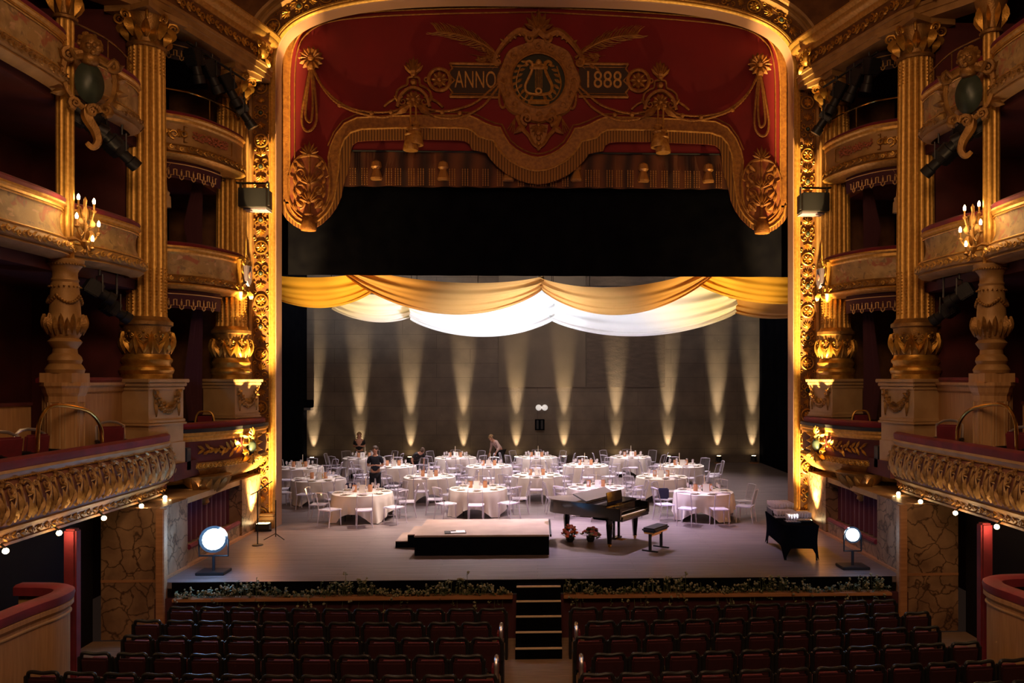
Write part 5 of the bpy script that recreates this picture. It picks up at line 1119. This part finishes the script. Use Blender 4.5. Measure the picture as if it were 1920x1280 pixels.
    # ---- box hangings
    Bi = Path([(-8.85, 17.95), (-8.4, 18.2), (-7.98, 18.5), (-7.7, 18.95), (-7.58, 19.4)], 8)
    for nm, zt, zb in (('middle', 8.85, 7.02), ('lower', 5.92, 2.9)):
        t = thing('box_curtain', (-8.2, 18.8, zb), 'dark %s curtain with gold key-pattern pelmet in the %s stage box opening, %s' % ('wine' if nm == 'lower' else 'crimson', nm, w), 'curtain')
        mb = MB(); mb.sweep(Bi.pts(), [(0, zt-.42), (.02, zt-.2), (0, zt)]); mb.build('pelmet', M['velvet'] if SIDE > 5 else mk('wine_velvet', (.05, .006, .014), None, rough=.8), t)
        mb = MB(); greek(mb, Bi, zt-.36, .02, .26, .13); mb.build('key_pattern_trim', mk('gold_braid', (.62, .38, .14), None, rough=.5, metal=.2), t)
        mb = MB(); mb.grid(lambda u, v: (-8.0+.05*sin(u*25)-.35*u*(1-abs(v-.35))-.05, 19.45-.1*u, zb+(zt-.3-zb)*v), 30, 14); mb.grid(lambda u, v: (-8.95+.04*sin(u*25)+.3*u*max(0, v-.3), 18.1+.1*u, zb+(zt-.3-zb)*v), 24, 14); mb.build('gathered_panel', mk('curtain_red', (.055, .008, .016), None, rough=.85, sheen=.3), t)
        if nm == 'middle':
            p = Bi.at(.55)[0]; mb = MB(); mb.tube(bez([(p.x, p.y, zt-.1), (p.x+.02, p.y+.05, zt-.45), (p.x+.04, p.y+.08, zt-.75)], 6), .018, 5); mb.lathe([(.02, 0), (.06, -.04), (.05, -.1), (.08, -.14), (.09, -.38), (.02, -.37)], (p.x+.04, p.y+.08, zt-.72), 10); mb.build('tassel', mk('gold_tassel', (.5, .32, .14), None, rough=.6), t)
            mb = MB(); mb.tube(bez([(-8.7, 18.05, zt-.9), (-8.45, 18.15, zt-.55), (-8.25, 18.3, zt-.1)], 6), .02, 5); mb.build('tie_cord', mk('tie_gold', (.5, .3, .12), None, rough=.6), t); mb = MB(); mb.tube(bez([(-7.9, 18.6, zt-.12), (-7.72, 18.95, zt-.42), (-7.62, 19.35, zt-.15)], 6), .016, 5); mb.build('pelmet_cord', mk('cord_gold', (.5, .3, .12), None, rough=.6), t)
    t = thing('box_curtain', (-8.2, 18.8, 11.0), 'dark pelmet with gold key trim under the entablature of the upper box, %s' % w, 'curtain')
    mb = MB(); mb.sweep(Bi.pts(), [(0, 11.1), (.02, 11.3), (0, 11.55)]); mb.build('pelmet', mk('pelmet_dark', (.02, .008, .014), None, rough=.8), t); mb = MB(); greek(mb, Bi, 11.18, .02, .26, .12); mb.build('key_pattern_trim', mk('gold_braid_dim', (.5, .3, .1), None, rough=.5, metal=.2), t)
    for nm, pth, z in (('upper stage box', B, 10.35), ('upper tier', Path([(-8.45, 14.4), (-8.1, 15.4), (-8.2, 16.6)], 8), 10.32)):
        t = thing('guard_rail', (pth.p[0].x, pth.p[0].y, z-.45), 'thin dark curved guard rail above the %s balcony on the %s' % (nm, w), 'rail')
        mb = MB(); mb.tube([(p.x-.05, p.y, z) for p in pth.p], .02, 6); mb.build('handrail', M['brass'] if nm[6] == 's' else M['bronze'], t)
        for k in (1, 4, 7):
            p = pth.at(pth.len*k/8)[0]; mb = MB(); mb.tube([(p.x-.05, p.y, z-.45), (p.x-.05, p.y, z)], .012, 5); mb.build('baluster', M['bronze'], t)
    # ---- entablature
    En = Path([(-9.6, 14.6), (-9.0, 15.9), (-8.35, 16.75), (-7.95, 17.4), (-7.45, 19.1), (-7.0, 20.65), (-6.95, 21.1)], 6)
    t = thing('entablature', (-8, 18.6, 11.6), 'gilded entablature with scroll frieze running to the proscenium on the %s' % w, 'entablature')
    mb = MB(); mb.sweep(En.pts(), [(-.5, 11.6), (.0, 11.6), (.0, 11.74), (.03, 11.75), (.03, 11.88), (.06, 11.89), (.07, 11.96), (.0, 11.98), (-.5, 11.98)], True); mb.build('architrave', M['ochre'], t)
    mb = MB(); mb.sweep(En.pts(), [(-.5, 11.98), (-.02, 11.98), (-.02, 12.36), (-.5, 12.36)], True); fz = mb.build('frieze', M['brown'], t)
    mb = MB(); scrollrow(mb, En, 12.17, -.0, .32, .32, 1.2, None, False, .026); mb.build('scroll_relief', M['gold'], fz)
    mb = MB(); mb.sweep(En.pts(), [(-.5, 12.36), (.02, 12.36), (.06, 12.42), (.06, 12.48), (.16, 12.52), (.2, 12.58), (.2, 12.64), (.27, 12.72), (.27, 12.76), (-.5, 12.76)], True); mb.build('cornice', M['goldflat'], t)
    for dd in (2.55, 6.5):
        p, tt, nn = En.at(dd); f = lambda a, b, o: Vector((p.x+nn.x*(o+.05)+tt.x*a, p.y+nn.y*(o+.05)+tt.y*a, 12.16+b)); mb = MB()
        mb.ball(f(0, 0, .06), .14, 12, 8, (1, 1, 1.25)); mb.ball(f(0, -.02, .2), .035, 6, 4)
        for q in (-1, 1): mb.ball(f(q*.05, .04, .19), .02, 6, 4); otube(mb, f, spiral(q*.16, .12, .08, 1.4, pi/2, -q, 10), .025, .08); leaf(mb, f, q*.1, -.1, -pi/2+q*.6, .25, .06, .08, .05, 4)
        palmette(mb, f, 0, .12, .16, pi/2, .08, 7, 2.6); otube(mb, f, [(-.05, -.07), (0, -.085), (.05, -.07)], .012, .19); mb.build('mask_relief', M['gold'], t)
    mb = MB(); cv = lambda a, b: Vector((-8.6+3.2*(1-cos(b*pi/2)), a, 12.7+3.5*sin(b*pi/2)))
    for R in (.62, .72): mb.tube([cv(18.6+R*cos(k*pi/16), .40+R*.20*sin(k*pi/16))+Vector((.04, 0, 0)) for k in range(32)], .04, 6, True)
    tag(mb.build('ceiling_medallion', M['goldflat']), 'circular gilt moulding on the coved ceiling above the %s entablature' % w, 'ceiling moulding')
    # ---- cartouche with a putto at the upper-tier junction
    q0 = Vector((-7.82, 14.2, 9.03)); nn = Vector((.75, -.66, 0)); tt = Vector((.66, .75, 0)); f = lambda a, b, o: q0+tt*a+nn*o+Vector((0, 0, b))
    t = thing('cartouche', tuple(q0-Vector((0, 0, .9))), 'sculpted gilt cartouche with a putto head and green shield on the upper tier, %s' % w, 'sculpture')
    mb = MB(); mb.grid(lambda u, v: f(.24*v*cos(2*pi*u), .36*v*sin(2*pi*u), .20-.12*v*v), 28, 6, True); mb.build('green_shield', M['green'], t)
    mb = MB()
    for q in (-1, 1):
        otube(mb, f, bez([(q*.1, .48), (q*.34, .38), (q*.42, .1), (q*.34, -.25), (q*.1, -.46)], 6), (.07, .05), .08)
        otube(mb, f, spiral(q*.34, .36, .12, 1.5, pi/2, -q, 14), (.05, .02), .14); otube(mb, f, spiral(q*.24, -.42, .11, 1.5, -pi/2, q, 14), (.045, .02), .12)
        for k in range(4): leaf(mb, f, q*.36, .3-k*.18, pi/2-q*(.9+.35*k), .26, .07, .1, .06, 4)
    otube(mb, f, bez([(0, -.42, ), (-.02, -.6), (.1, -.8), (.14, -.98), (.06, -1.1), (-.04, -1.04)], 6), (.12, .04), .06); otube(mb, f, spiral(.02, -.5, .12, 1.4, 0, 1, 12), (.05, .02), .16)
    mb.build('scroll_frame', M['bronze'], t)
    mb = MB(); h0 = f(.0, .62, .12); mb.ball(h0, .17, 16, 12, (1, 1, 1.15)); mb.ball(f(0, .60, .29), .04, 8, 6, (1, 1, 1.2)); mb.ball(f(0, .49, .24), .05, 8, 6)
    for q in (-1, 1): mb.ball(f(q*.07, .58, .24), .06, 8, 6); mb.ball(f(q*.06, .66, .265), .025, 8, 5); mb.ball(f(q*.17, .62, .1), .045, 8, 6)
    mb.ball(f(0, .535, .27), .028, 6, 4, (1.4, 1.4, .6))
    for k in range(26): a = random.uniform(0, 2*pi); e = random.uniform(.3, 1.5); mb.ball(h0+tt*.17*sin(e)*cos(a)+Vector((0, 0, .19*cos(e)+.02))+nn*(.14*sin(e)*sin(a)*.6-.03), .05, 6, 4)
    mb.ball(f(.0, .40, .08), .16, 12, 8, (1, 1, .8))
    for q in (-1, 1): mb.tube([f(q*.12, .42, .1), f(q*.26, .34, .16), f(q*.34, .46, .2)], [.06, .05, .035], 8)
    mb.build('putto', M['bronze'], t)
    # ---- candelabrum
    bulbs = {'left': [(162, 383), (193, 394), (169, 424), (200, 435), (195, 463)], 'right': [(1813, 404), (1846, 412), (1779, 453), (1804, 446), (1782, 478)]}
    L5 = [Vector((-7.98, 14.2, 7.06)), Vector((-7.66, 14.1, 6.96)), Vector((-7.84, 13.9, 6.67)), Vector((-7.58, 14.1, 6.57)), Vector((-7.63, 14.0, 6.3))]
    t = thing('candelabrum', (-7.85, 14.1, 5.9), 'branched bronze candelabrum with five glowing bulbs on the middle tier, %s' % w, 'light fitting')
    base = Vector((-8.12, 13.95, 6.05)); hub = Vector((-7.78, 14.05, 6.25))
    mb = MB(); mb.tube(bez([tuple(base), (-8.05, 13.95, 6.25), (-7.9, 14.0, 6.3), tuple(hub), (-7.79, 14.05, 6.6), (-7.8, 14.06, 6.95)], 6), [.045-.0008*i for i in range(31)], 7)
    mb.lathe([(.01, -.22), (.04, -.18), (.02, -.12), (.06, -.06), (.08, 0), (.05, .06), (.03, .12), (.05, .3), (.02, .34), (.045, .55), (.02, .62), (.03, .72), (.005, .78)], hub, 12)
    for k in range(10): leaf(mb, lambda a, b, o, k=k: hub+Vector(((.05+o)*cos(k*.63)-a*sin(k*.63), (.05+o)*sin(k*.63)+a*cos(k*.63), b)), 0, (k % 3)*.2, pi/2, .2, .04, .09, .0, 3)
    mb.build('stem', M['bronze'], t)
    for i, p in enumerate(L5):
        ar = MB(); s0 = hub+Vector((0, 0, .1+.1*(4-i)*.6)); mid = (s0+p)/2+Vector((0, 0, -.22)); ar.tube(bez([tuple(s0), tuple(mid), tuple(p+Vector((0, 0, -.18)))], 6), .015, 6); ar.lathe([(.02, -.2), (.045, -.17), (.03, -.15), (.016, -.14), (.016, -.04)], p, 8); am = ar.build('arm', M['bronze'], t)
        mb = MB(); mb.lathe([(.004, .06), (.018, .035), (.026, .0), (.02, -.035), (.012, -.05)], p, 10); mb.build('bulb', M['bulb'], am)
    light('POINT', (-7.45*SIDE, 13.95, 6.75), 16, WARM, size=.12); light('POINT', (-7.75*SIDE, 13.6, 6.9), 9, WARM, size=.1)
    # ---- seats and brass rail on the lower balcony
    def bseat(x, y, rz, lab):
        t = thing('balcony_chair', (x, y, 2.1), lab, 'seat', 'balcony seats', rz*SIDE)
        mb = MB(); mb.rbox(-.2, .2, -.26, -.19, .42, .88, .03, Matrix.Rotation(radians(-8), 4, 'X')); mb.build('back_cushion', M['seatred'], t, local=True)
        mb = MB(); mb.rbox(-.21, .21, -.2, .1, .40, .50, .03); mb.build('seat_cushion', M['seatred'], t, local=True)
        mb = MB(); mb.tube([(-.23, -.17, .35), (-.235, -.30, .9), (-.12, -.345, .965), (0, -.35, .98), (.12, -.345, .965), (.235, -.30, .9), (.23, -.17, .35)], .028, 6); mb.build('back_frame', M['silver'], t, local=True)
        for q in (-.24, .24):
            mb = MB(); mb.rbox(q-.03, q+.03, -.25, .1, .60, .65, .012); mb.build('armrest', M['blackmetal'], t, local=True); mb = MB(); mb.rbox(q-.02, q+.02, -.2, .1, 0, .6, .008); mb.build('side_support', M['blackmetal'], t, local=True)
        return t
    for k, (x, y, rz) in enumerate(((-8.02, 11.9, -pi/2-.45), (-8.02, 12.55, -pi/2-.45), (-8.0, 13.2, -pi/2-.45))):
        bseat(x, y, rz, 'red balcony seat with silver frame on the %s, %s from the brass rail' % (w, ('third', 'second', 'first')[k]))
    t = bseat(-7.98, 15.35, 0, 'red seat in profile on the %s lower balcony, beyond the brass rail' % w); t.rotation_euler = (0, 0, (-pi/2-.9)*SIDE)
    t = thing('brass_rail', (-8.15, 14, 2.1), 'arched brass handrail on the lower balcony, %s' % w, 'rail')
    mb = MB(); pts = bez([(-7.82, 12.8, 2.1), (-7.82, 12.8, 2.95), (-7.82, 12.9, 3.3), (-7.82, 13.2, 3.46), (-7.82, 13.8, 3.42), (-7.82, 14.3, 3.30), (-7.82, 14.6, 3.05), (-7.82, 14.65, 2.75), (-7.82, 14.65, 2.1)], 6); mb.tube(pts, .032, 10); mb.build('handrail', M['brass'], t)
    for x, y in ((-7.82, 12.8), (-7.82, 14.65)): mb = MB(); mb.lathe([(.05, 2.1), (.05, 2.12), (.035, 2.14)], (x, y, 0), 12); mb.build('floor_flange', M['brass'], t)
    t = thing('box_chair', (-7.85, 19.4, 2.1), 'gilt-framed red chair inside the lowest stage box, %s' % w, 'chair')
    x, y = -7.85, 19.4; mb = MB(); mb.rbox(x-.2, x+.2, y-.22, y+.2, 2.5, 2.58, .02); mb.build('seat', M['seatred'], t); mb = MB(); mb.rbox(x-.19, x+.19, y-.24, y-.2, 2.62, 3.05, .02); mb.build('backrest', M['seatred'], t)
    mb = MB(); mb.tube(bez([(x-.21, y-.22, 2.55), (x-.22, y-.23, 2.9), (x-.15, y-.23, 3.1), (x, y-.23, 3.13), (x+.15, y-.23, 3.1), (x+.22, y-.23, 2.9), (x+.21, y-.22, 2.55)], 4), .022, 6); mb.build('back_frame', M['goldflat'], t)
    for a in (-.18, .18):
        for b in (-.2, .17): mb = MB(); mb.tube([(x+a, y+b, 2.5), (x+a, y+b, 2.1)], .018, 6); mb.build('leg', M['goldflat'], t)
    # ---- loudspeakers
    t = thing('loudspeaker', (-7.1, 20.5, 8.35), 'black loudspeaker hung on an arm before the %s proscenium pillar' % w, 'loudspeaker')
    sx = -7.05; mb = MB(); mb.rbox(sx-.34, sx+.34, 20.0, 20.5, 8.15, 8.62, .012); mb.build('cabinet', M['blackmetal'], t, 0)
    mb = MB(); mb.box(sx-.3, sx+.3, 20.2, 20.6, 8.12, 8.15); mb.build('grille', M['grey'], t, 0)
    mb = MB(); mb.tube([(sx+.38, 20.1, 8.2), (sx+.38, 20.1, 8.75), (sx-.3, 20.1, 8.75), (sx-.75, 20.0, 8.78)], .03, 6); mb.tube([(sx-.3, 20.1, 8.65), (sx-.3, 20.1, 8.75)], .03, 6); mb.build('mounting_arm', M['blackmetal'], t)
    t = thing('loudspeaker', (-7.7, 17.73, 1.9), 'small black loudspeaker between the lower balcony and the lowest box, %s' % w, 'loudspeaker')
    mb = MB(); mb.rbox(-7.82, -7.6, 17.62, 17.84, 1.9, 2.4, .015); mb.build('cabinet', M['blackmetal'], t); mb = MB(); mb.box(-7.79, -7.63, 17.61, 17.62, 1.93, 2.37); mb.build('grille', M['black'], t, 0)
    # ---- theatre lanterns
    def lantern(p, d, Ln, r, lab, stem=.2):
        t = thing('theatre_lantern', p, lab, 'stage light', 'theatre lanterns')
        Q = Vector(d).normalized().to_track_quat('Z', 'Y').to_matrix().to_4x4(); T = Matrix.Translation(p) @ Q
        mb = MB(); mb.rbox(-r*1.15, r*1.15, -r*1.15, r*1.15, -Ln*.5, 0, .02, T); mb.lathe([(r*.8, 0), (r*.8, Ln*.25), (r, Ln*.27), (r, Ln*.5), (r*.85, Ln*.5)], n=14, M=T)
        for k in range(4): mb.box(-r*1.2, r*1.2, -r*1.2, r*1.2, -Ln*(.44-.1*k), -Ln*(.42-.1*k), T)
        mb.build('lamp_body', M['blackmetal'], t); mb = MB(); mb.lathe([(r*.84, Ln*.49), (r*.5, Ln*.505), (.001, Ln*.51)], n=14, M=T, close=False); mb.build('lens', mk('dark_lens', (.03, .035, .05), None, rough=.08), t)
        mb = MB(); X = T @ Vector((r*1.35, 0, 0)); Y = T @ Vector((-r*1.35, 0, 0)); up = Vector((0, 0, r*2.6)); mb.tube([X, X+up, Y+up, Y], .014, 5); mb.tube([(X+Y)/2+up, (X+Y)/2+up+Vector((0, 0, stem))], .02, 6); mb.build('yoke', M['blackmetal'], t)
    for k, (p, d) in enumerate((((-7.3, 19.3, 10.75), (.35, .4, -.8)), ((-7.55, 18.85, 10.9), (.3, .4, -.85)), ((-7.15, 19.75, 10.35), (.5, .25, -.8)), ((-7.75, 18.45, 11.0), (.1, .3, -.9)))):
        lantern(p, d, .75, .13, 'black theatre lantern clustered under the entablature on the %s, %s' % (w, ('third from the stage', 'second from the stage', 'lowest and nearest the stage', 'farthest from the stage')[k]))
    mb = MB(); mb.tube([(-7.15, 19.8, 11.2), (-7.85, 18.2, 11.45)], .03, 6); tag(mb.build('lighting_bar', M['blackmetal']), 'short black lighting bar carrying the lantern cluster on the %s' % w, 'pipe')
    for k, (p, d) in enumerate((((-8.0, 15.0, 8.45), (.4, .5, -.5)), ((-8.0, 15.7, 8.25), (.5, .6, -.6)), ((-8.05, 14.6, 8.5), (.6, .4, -.4)))):
        lantern(p, d, .7, .13, 'black theatre lantern under the upper tier on the %s, %s' % (w, ('middle of three', 'the one nearest the big column', 'beside the slim shaft')[k]), .15+(8.45-p[2]))
    for k, (p, d) in enumerate((((-8.1, 15.1, 5.5), (.5, .5, -.4)), ((-8.1, 15.7, 5.2), (.5, .6, -.5)))):
        lantern(p, d, .55, .12, 'black theatre lantern in shadow under the middle tier on the %s, %s' % (w, ('the higher', 'the lower')[k]), .12+.3*k)
SIDE = 1
# ------------------------------------------------------------------ stalls seating
sp = thing('theatre_chair', (0, 0, 0), 'x', 'seat', 'stalls seats')
mb = MB(); mb.rbox(-.212, .212, -.045, .03, .36, .85, .03, Matrix.Translation((0, 0, 0)) @ Matrix.Rotation(radians(7), 4, 'X')); mb.build('back_cushion', M['seatback'], sp, local=True)
mb = MB(); mb.tube(bez([(-.225, -.02, .30), (-.225, -.07, .72), (-.215, -.10, .87), (-.17, -.105, .912), (0, -.105, .90), (.16, -.105, .915), (.215, -.10, .88), (.225, -.07, .72), (.225, -.02, .30)], 4), .027, 7); mb.build('back_frame', M['blackmetal'], sp, local=True)
mb = MB(); mb.rbox(-.20, .20, .05, .16, .38, .78, .03); mb.build('folded_seat', M['seatred'], sp, local=True)
for q in (-.243, .243):
    mb = MB(); mb.rbox(q-.027, q+.027, -.12, .22, .56, .62, .012); mb.rbox(q-.022, q+.022, -.1, .12, 0, .58, .008); mb.rbox(q-.026, q+.026, -.13, -.05, .55, .86, .012); mb.build('armrest', M['blackmetal'], sp, local=True)
ORD = ['first', 'second', 'third', 'fourth', 'fifth', 'sixth', 'seventh', 'eighth', 'ninth', 'tenth', 'eleventh', 'twelfth']
first = True
for r, y0 in enumerate((14.4, 13.6, 12.8, 12.0, 11.2, 10.42)):
    for s, w in ((-1, 'left'), (1, 'right')):
        for k in range(12 if r in (3, 4) else 11):
            x = s*(.80+(.24 if r % 2 else 0)+k*.545+.05*(k//2)*.5)+(.03 if s > 0 else 0)
            if abs(x) > 7.0 or (r == 5 and k < 8): continue
            o = sp if first else copy_tree(sp); first = False
            o.location = (x, y0+.0075*x*x, -1.12); o.rotation_euler = (0, 0, math.atan(.015*x)+random.uniform(-.02, .02))
            tag(o, 'red theatre seat in the %s row %s of the aisle, %s from the aisle' % (('front', 'second', 'third', 'fourth', 'fifth', 'sixth')[r], w, ORD[k]))
jp = None
for s, w in ((-1, 'left'), (1, 'right')):
    for y0, rw in ((13.75, 'second'), (12.15, 'fourth')):
        t = thing('jump_seat', (s*.66+.02, y0, -1.12), 'folded red aisle seat with pale curled armrest at the end of the %s row, %s' % (rw, w), 'seat', 'folding aisle seats')
        mb = MB(); mb.rbox(-.05, .05, -.16, .12, .3, .72, .03); mb.build('folded_cushion', M['velvet'], t, local=True)
        mb = MB(); mb.tube(bez([(-.02*s, -.14, .45), (-.02*s, -.16, .7), (-.02*s, -.08, .82), (-.02*s, .06, .80), (-.02*s, .1, .72)], 5), .03, 7); mb.build('armrest', M['silver'], t, local=True)
        mb = MB(); mb.rbox(-.03, .03, -.1, .08, 0, .4, .01); mb.build('side_support', M['blackmetal'], t, local=True)
# ------------------------------------------------------------------ people on the stage
def skinned(name, nodes, edges, mat, parent, root='pelvis', lev=2):
    ks = list(nodes); me = bpy.data.meshes.new(name); me.from_pydata([nodes[k][0] for k in ks], [(ks.index(a), ks.index(b)) for a, b in edges], [])
    o = bpy.data.objects.new(name, me); COL.objects.link(o); o.parent = parent; me.materials.append(mat)
    o.modifiers.new('skin', 'SKIN'); sv = me.skin_vertices[0].data
    for i, k in enumerate(ks): r = nodes[k][1]; sv[i].radius = r if isinstance(r, tuple) else (r, r); sv[i].use_root = (k == root)
    o.modifiers['skin'].use_smooth_shade = True
    sb = o.modifiers.new('sub', 'SUBSURF'); sb.levels = lev; sb.render_levels = lev
    return o
def person(loc, rz, label, top, legs, lean=0, armpose='hold', hair='hair', h=1.75, crouch=0, long_sleeve=False, neckline=False):
    """faces local -Y; lean tips the upper body forward (radians)"""
    t = thing('person', loc, label, 'person', 'people on the stage', rz); k = h/1.75; c, s = cos(lean), sin(lean); hz = .93-crouch
    def U(x, y, z):  # point of the upper body, y backwards, z above the hips
        return (x*k, (y*c-z*s)*k, (hz+z*c+y*s)*k)
    N = {'pelvis': (U(0, 0, 0), (.15, .11)), 'waist': (U(0, 0, .2), (.135, .10)), 'chest': (U(0, .0, .40), (.165, .115)), 'shoulder': (U(0, .01, .50), (.10, .08)), 'neck': (U(0, .0, .585), .052),
         'jaw': (U(0, -.02, .655), (.065, .072)), 'head': (U(0, -.01, .735), (.078, .095)), 'crown': (U(0, .005, .80), (.055, .07)), 'nose': (U(0, -.115, .715), .014)}
    E = [('pelvis', 'waist'), ('waist', 'chest'), ('chest', 'shoulder'), ('shoulder', 'neck'), ('neck', 'jaw'), ('jaw', 'head'), ('head', 'crown'), ('head', 'nose')]
    for q, sx in (('l', -1), ('r', 1)):
        if armpose == 'hold': el, wr, hd, fd = U(sx*.23, .03, .22), U(sx*.11, -.20, .26), U(sx*.05, -.25, .28), Vector((-sx*.7, -.5, .2))
        elif armpose == 'reach': el, wr, hd, fd = U(sx*.28, -.12, .28), U(sx*.22, -.36, .2), U(sx*.20, -.44, .17), Vector((-sx*.1, -.6, -.8))
        else: el, wr, hd, fd = U(sx*.25, .03, .2), U(sx*.25, -.06, -.06), U(sx*.245, -.08, -.14), Vector((0, -.2, -1))
        fd.normalize()
        N['arm'+q] = (U(sx*.185, .0, .47), .058); N['elbow'+q] = (el, .042); N['wrist'+q] = (wr, .028); N['palm'+q] = (hd, (.036, .018))
        E += [('shoulder', 'arm'+q), ('arm'+q, 'elbow'+q), ('elbow'+q, 'wrist'+q), ('wrist'+q, 'palm'+q)]
        side = fd.cross(Vector((0, 0, 1))).normalized()
        for i in range(4):
            p0 = Vector(hd)+fd*.035+side*(i-1.5)*.02; L = (.065, .078, .074, .058)[i]; n1 = 'f%d%s' % (i, q)
            N[n1] = (tuple(p0), .0095); N[n1+'m'] = (tuple(p0+fd*L*.5+Vector((0, 0, -.006))), .009); N[n1+'t'] = (tuple(p0+fd*L*.85+Vector((0, 0, -.03))), .0075)
            E += [('palm'+q, n1), (n1, n1+'m'), (n1+'m', n1+'t')]
        p0 = Vector(wr).lerp(Vector(hd), .6)+side*(-sx)*.035; N['th'+q] = (tuple(p0), .011); N['tt'+q] = (tuple(p0+fd*.05+side*(-sx)*.015), .009); E += [('palm'+q, 'th'+q), ('th'+q, 'tt'+q)]
        kn = (sx*.11*k, -.03-crouch*.8, (.5-crouch*.35)*k); an = (sx*.12*k, .05, .09); toe = (sx*.14*k, -.14, .045)
        N['hip'+q] = ((sx*.095*k, .0, (hz-.06)*k), .085); N['knee'+q] = (kn, .058); N['ankle'+q] = (an, .042); N['toe'+q] = (toe, (.045, .035))
        E += [('pelvis', 'hip'+q), ('hip'+q, 'knee'+q), ('knee'+q, 'ankle'+q), ('ankle'+q, 'toe'+q)]
    skinned('body', N, E, M['skin'], t)
    def sub(keys, grow, extra=None):
        n = {}
        for a in keys:
            co, r = N[a]; n[a] = (co, tuple(x+grow for x in r) if isinstance(r, tuple) else r+grow)
        n.update(extra or {}); return n, [e for e in E if e[0] in n and e[1] in n]
    sl = {}
    keys = ['pelvis', 'waist', 'chest']+([] if neckline else ['shoulder'])+['arml', 'armr']
    n, e = sub(keys, .014)
    for q in 'lr':
        f = .95 if long_sleeve else .75; n['sl'+q] = (tuple(Vector(N['arm'+q][0]).lerp(Vector(N['elbow'+q][0]), f)), .056); e.append(('arm'+q, 'sl'+q))
        if neckline: e.append(('chest', 'arm'+q))
        if long_sleeve: n['cu'+q] = (tuple(Vector(N['elbow'+q][0]).lerp(Vector(N['wrist'+q][0]), .85)), .044); e.append(('sl'+q, 'cu'+q))
    skinned('shirt', n, e, M[top], t)
    n, e = sub(['pelvis', 'hipl', 'hipr', 'kneel', 'kneer', 'anklel', 'ankler'], .014); skinned('trousers', n, e, M[legs], t)
    n, e = sub(['toel', 'toer'], .012)
    for q in 'lr':
        a = Vector(N['ankle'+q][0]); b = Vector(N['toe'+q][0]); mb = MB(); mb.tube([a+Vector((0, .03, -.05)), a.lerp(b, .5)+Vector((0, 0, -.02)), b+Vector((0, -.03, 0))], [.05, .055, .04], 8); mb.build('shoe', M['blackmetal'], t, local=True)
    hd = Vector(N['head'][0]); cr = Vector(N['crown'][0]); up = (cr-hd).normalized(); bk = Vector((0, c, s)); mb = MB()
    for i in range(70):
        a = random.uniform(0, 2*pi); b = random.uniform(0, 1.35); v = Vector((sin(b)*cos(a)*.085, 0, 0))+bk*(sin(b)*sin(a)*.10+.022)+up*(cos(b)*.10-.0)
        if v.dot(bk) < -.06 and v.dot(up) < .06: continue
        mb.ball(hd+v*k, .03, 6, 4)
    if neckline:
        for i in range(24): a = random.uniform(0.2, pi-.2); mb.ball(hd+Vector((.08*cos(a), 0, 0))+bk*.09*sin(a)-up*random.uniform(0, .12), .03, 6, 4)
    mb.build('hair', M[hair], t, local=True)
    for sx in (-1, 1):
        mb = MB(); mb.ball(U(sx*.032, -.098, .735), .011, 8, 6); mb.build('eye', M['blackmetal'], t, local=True)
        mb = MB(); mb.ball(U(sx*.083, .0, .725), .026, 8, 6, (.45, .8, 1.2)); mb.build('ear', M['skin'], t, local=True)
    mb = MB(); mb.tube([U(-.022, -.098, .672), U(0, -.106, .670), U(.022, -.098, .672)], .006, 5); mb.build('mouth', mk('lips', (.4, .13, .11), None), t, local=True)
    return t
M['blond'] = mk('fair_hair', (.30, .17, .07), None, rough=.6); M['black_top'] = mk('black_cotton', (.012, .010, .012), None, rough=.85)
person((-5.13, 25.5, 0), .1, 'person in dark short-sleeved top standing between tables, hands joined at the waist', 'navy', 'navy', .05, 'hold')
person((-7.4, 33.5, 0), .15, 'person in black top standing behind the back-row leftmost table', 'black_top', 'black_top', .05, 'hold', 'blond', 1.66, 0, False, True)
person((-4.75, 30.9, 0), .7, 'person in dark clothes bending low over a table on the left half of the stage', 'black_top', 'black_top', 1.0, 'reach', 'hair', 1.7, .12)
person((-1.55, 33.6, 0), -.9, 'person in pale pink shirt leaning forward before the back wall', 'pinkshirt', 'black_top', .75, 'reach', 'blond', 1.74, 0, True)
